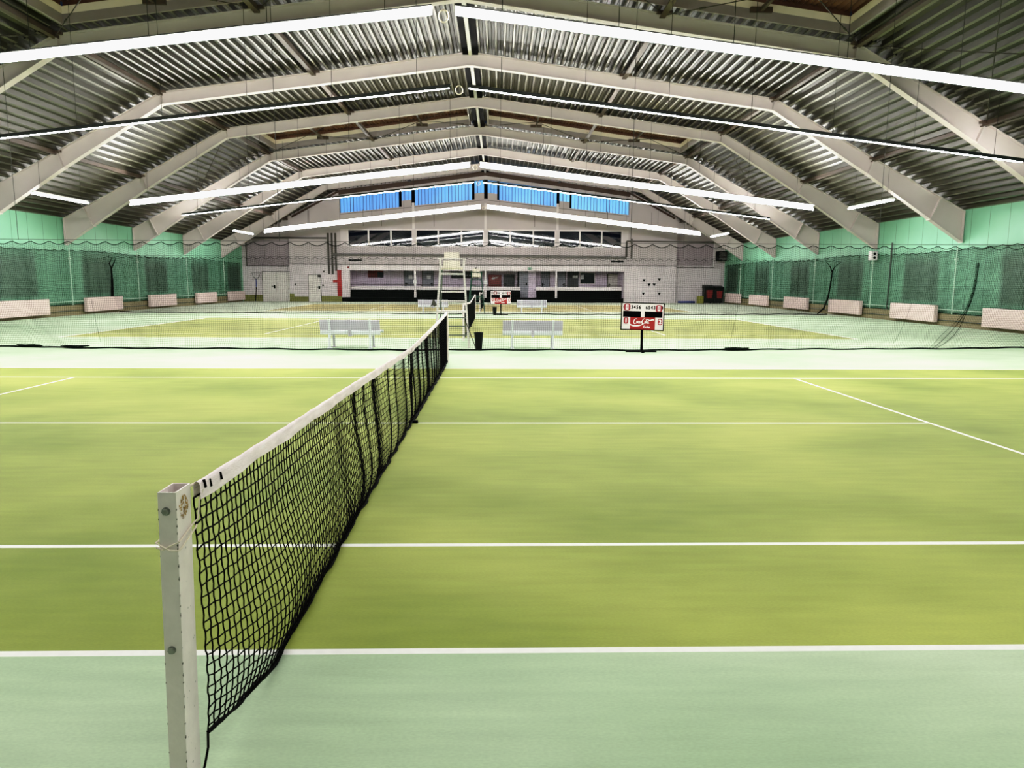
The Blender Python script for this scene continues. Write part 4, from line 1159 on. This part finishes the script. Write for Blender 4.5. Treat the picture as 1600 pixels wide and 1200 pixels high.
# exit sign and emergency lamp on the fascia
t = thing('exit_sign', 'small green emergency exit sign on the white fascia', 'sign', (3.66, YB-.05, 2.5))
mb = MB(); mb.box(3.50, 3.84, YB-.06, YB-.04, 2.52, 2.70); mb.build('plate', M['exit_green'], t)
mb = MB(); yq = YB-.062
mb.poly([(3.52, yq, 2.61), (3.57, yq, 2.65), (3.57, yq, 2.57)]); mb.quad((3.57, yq, 2.6), (3.62, yq, 2.6), (3.62, yq, 2.62), (3.57, yq, 2.62)); mb.quad((3.76, yq, 2.54), (3.82, yq, 2.54), (3.82, yq, 2.68), (3.76, yq, 2.68))
mb.quad((3.67, yq, 2.6), (3.70, yq, 2.6), (3.70, yq, 2.65), (3.67, yq, 2.65)); mb.quad((3.675, yq, 2.655), (3.695, yq, 2.655), (3.695, yq, 2.675), (3.675, yq, 2.675)); mb.quad((3.65, yq, 2.545), (3.66, yq, 2.545), (3.69, yq, 2.6), (3.67, yq, 2.6)); mb.quad((3.71, yq, 2.545), (3.72, yq, 2.545), (3.70, yq, 2.6), (3.685, yq, 2.6))
mb.build('pictogram', M['paper'], t)
mb = MB(); mb.prism([(-.62, YB-.1, 2.66), (-.44, YB-.1, 2.66), (-.49, YB-.1, 2.56), (-.57, YB-.1, 2.56)], (0, .06, 0)); single('emergency_lamp', mb, M['black'], 'small black emergency lamp on the white fascia above the green chair', 'lamp', (-.53, YB-.05, 2.56))
mb = MB(); mb.tube([(-10.3, YB-.1, 2.62), (-10.3, YB-.04, 2.62)], .07, 12); single('alarm_bell', mb, M['deep_red'], 'small round red alarm bell at the left end of the white fascia', 'alarm bell', (-10.3, YB-.04, 2.62))
# red fire-hose column and sign
mb = MB(); mb.box(-11.16, -10.84, YB-.12, YB-.025, .42, 2.42); mb.box(-11.12, -10.88, YB-.13, YB-.12, 1.5, 2.2); single('hydrant_cabinet', mb, M['red'], 'tall narrow red hydrant cabinet on the back wall left of the terrace', 'hydrant cabinet', (-11, YB-.07, .42))
mb = MB(); mb.box(-11.50, -11.17, YB-.10, YB-.02, 1.46, 1.68); single('fire_sign', mb, M['red'], 'small red sign beside the tall red cabinet on the back wall', 'sign', (-11.33, YB-.05, 1.46))
# left doors
mb = MB(); mb.box(-17.0, -15.94, YB+.29, YB+.33, .01, 2.25); mb.box(-15.92, -14.86, YB+.29, YB+.33, .01, 2.25); d = struct('door_9', mb, M['door_white'])
mb = MB(); mb.box(-16.14, -16.02, YB+.26, YB+.29, 1.0, 1.25); mb.box(-16.3, -16.06, YB+.24, YB+.27, 1.14, 1.19); mb.build('door_handle', M['black'], d)
mb = MB(); mb.box(-15.94, -15.92, YB+.285, YB+.33, 0.01, 2.25); mb.box(-17.04, -17.0, YB+.28, YB+.33, .01, 2.3); mb.box(-17.04, -14.82, YB+.28, YB+.33, 2.25, 2.3); mb.build('door_frame', M['joint'], d)
mb = MB(); mb.box(-13.38, -12.46, YB-.06, YB-.02, .01, 2.03); d = struct('door_10', mb, M['door_white'])
mb = MB(); mb.box(-12.62, -12.52, YB-.09, YB-.06, .95, 1.2); mb.box(-12.74, -12.55, YB-.11, YB-.08, 1.08, 1.13); mb.build('door_handle', M['black'], d)
mb = MB(); mb.box(-13.42, -13.38, YB-.065, YB-.02, .01, 2.07); mb.box(-12.46, -12.42, YB-.065, YB-.02, .01, 2.07); mb.box(-13.42, -12.42, YB-.065, YB-.02, 2.03, 2.07); mb.box(-12.66, -12.46, YB-.075, YB-.06, 1.86, 2.03); mb.build('door_frame', M['joint'], d)
for x, z, l in ((-14.4, 1.3, 'left of the white door'), (-12.28, 1.25, 'right of the white door'), (-12.2, 2.3, 'above the white door')):
    mb = MB(); mb.box(x-.06, x+.06, YB-.06, YB-.02, z-.06, z+.06); mb.box(x-.03, x+.03, YB-.075, YB-.06, z-.03, z+.03)
    single('wall_switch', mb, M['joint'], 'small dark switch box on the back wall %s' % l, 'switch', (x, YB-.04, z), 'wall switches')
# target marks
for i, (x, z) in enumerate([(12.54, 1.74), (13.74, 1.8), (12.95, 1.4), (13.35, 1.4), (12.52, .71), (13.77, .71)]):
    txt = ['upper left', 'upper right', 'centre left', 'centre right', 'lower left', 'lower right'][i]
    mb = MB(); q = .13; mb.prism([(x-q, YB-.03, z+.1), (x, YB-.03, z-.14), (x+q, YB-.03, z+.1)], (0, .008, 0))
    single('target_mark', mb, M['black'], 'black triangular practice mark on the white wall, %s of six' % txt, 'wall mark', (x, YB-.025, z), 'triangular practice marks')
# right-corner things
for x0, x1, z1, l in ((17.0, 17.75, 1.42, 'left'), (17.8, 18.5, 1.36, 'right')):
    t = thing('waste_container', 'black container with red front in the far right corner, %s of two' % l, 'container', ((x0+x1)/2, 47.5, 0), 'corner containers')
    mb = MB(); mb.prism([(x0+.05, 47.15, .06), (x1-.05, 47.15, .06), (x1, 47.1, z1-.25), (x0, 47.1, z1-.25)], (0, .6, 0)); mb.build('body', M['black_plastic'], t)
    mb = MB(); mb.prism([(x0-.02, 47.05, z1-.25), (x0-.02, 47.75, z1-.25), (x0-.02, 47.72, z1), (x0-.02, 47.15, z1-.12)], (x1-x0+.04, 0, 0)); mb.build('lid', M['black_plastic'], t)
    mb = MB(); mb.prism([(x0+.2, 47.13, .4), (x1-.14, 47.13, .4), (x1-.1, 47.085, z1-.4), (x0+.16, 47.085, z1-.4)], (0, .02, 0)); mb.build('front_panel', M['deep_red'], t)
    for xx in (x0+.12, x1-.12):
        mb = MB(); mb.tube([(xx-.03, 47.6, .07), (xx+.03, 47.6, .07)], .07, 10); mb.build('wheel', M['black_plastic'], t)
mb = MB(); mb.rbox(16.55, 17.0, 47.2, 47.6, 0, .56, .02)
for k in range(4): mb.box(16.6, 16.95, 47.19, 47.2, .08+k*.12, .15+k*.12)
single('crate', mb, M['crate'], 'olive yellow crate beside the black containers in the far right corner', 'crate', (16.77, 47.4, 0))
mb = MB(); mb.tube([(15.2, 47.9, .09), (15.8, 47.9, .09), (16.5, 47.9, .09)], .09, 10); single('blue_roll', mb, M['blue_strip'], 'long low blue roll on the floor along the right back wall', 'roll', (15.2, 47.9, 0), smooth=True)
t = thing('heater_fan', 'black ventilation unit high in the far right corner', 'ventilation unit', (18.25, 47.4, 3.3))
mb = MB(); mb.rbox(17.95, 18.6, 47.0, 47.8, 3.25, 3.95, .03); mb.build('case', M['black'], t)
mb = MB()
for k in range(6): mb.box(18.0, 18.55, 46.985, 47.0, 3.32+k*.1, 3.37+k*.1)
mb.build('louvre', M['rail'], t)
# court squeegee leaning at the left back wall
t = thing('court_squeegee', 'blue-handled court squeegee with triangular head leaning on the left back wall', 'squeegee', (-17.45, 48.0, 0))
mb = MB(); mb.tube([(-17.45, 48.05, 0.02), (-17.46, 48.35, 1.1)], .03, 6); mb.build('dark_handle', M['black'], t)
mb = MB(); mb.tube([(-17.46, 48.35, 1.1), (-17.47, 48.42, 1.68)], .032, 6); mb.build('blue_grip', M['handle_blue'], t)
mb = MB(); q = [(-17.47, 48.42, 1.68), (-17.22, 48.44, 1.88), (-17.16, 48.46, 2.2), (-17.78, 48.46, 2.2), (-17.68, 48.44, 1.88), (-17.47, 48.42, 1.68)]
mb.tube(q, .024, 6); mb.build('triangular_head', M['joint'], t)

# added unseen fill lights above and ahead of the camera, brightening the near floor
for sx in (-1, 1):
    la = bpy.data.lights.new('near_fill_light', 'AREA'); la.shape = 'RECTANGLE'; la.size = 14.9; la.size_y = .12; la.energy = 430; la.color = (1.0, .985, .95)
    lo = bpy.data.objects.new('near_fill_light', la); C.objects.link(lo); lo.location = (sx*7.7, -6.9, 5.8)
    lo.rotation_euler = (math.radians(50), sx*math.atan((ZA-ZE)/XE), 0)
# ------------------------------------------------------------------ world, camera
w = bpy.data.worlds.new('World'); scene.world = w; w.use_nodes = True
w.node_tree.nodes['Background'].inputs[0].default_value = (*rgb(120, 150, 190), 1); w.node_tree.nodes['Background'].inputs[1].default_value = .05
cam = bpy.data.cameras.new('camera'); co = bpy.data.objects.new('camera', cam); C.objects.link(co)
th, ps, ro = .1420, .0231, .0047
fw = Vector((math.sin(ps)*math.cos(th), math.cos(ps)*math.cos(th), -math.sin(th)))
rt = Vector((math.cos(ps), -math.sin(ps), 0)); up = rt.cross(fw)
r2 = rt*math.cos(ro)+up*math.sin(ro); u2 = -rt*math.sin(ro)+up*math.cos(ro)
from mathutils import Matrix
mt4 = Matrix(((r2.x, u2.x, -fw.x, 1.0047), (r2.y, u2.y, -fw.y, -8.6389), (r2.z, u2.z, -fw.z, 1.7106), (0, 0, 0, 1)))
co.matrix_world = mt4
cam.sensor_fit = 'HORIZONTAL'; cam.sensor_width = 36; cam.lens = 36*1135.08/1600; cam.clip_end = 200; cam.clip_start = .05
scene.camera = co
scene.view_settings.view_transform = 'Standard'
scene.view_settings.look = 'None'
scene.view_settings.exposure = 0.0
scene.view_settings.gamma = 1.0
scene.view_settings.use_curve_mapping = True       # soft film shoulder and a slight toe
cm = scene.view_settings.curve_mapping
cv = cm.curves[3]
for px, py in ((.03, .019), (.12, .112), (.35, .37), (.6, .655), (.85, .865)):
    cv.points.new(px, py)
cv.points[0].location = (0, 0); cv.points[-1].location = (1.12, 1.0)
cm.clip_max_x = 1.2; cm.use_clip = True
cm.extend = 'HORIZONTAL'
cm.update()
scene.cycles.use_denoising = True
scene.cycles.max_bounces = 6; scene.cycles.diffuse_bounces = 4; scene.cycles.glossy_bounces = 3
scene.cycles.sample_clamp_indirect = 30
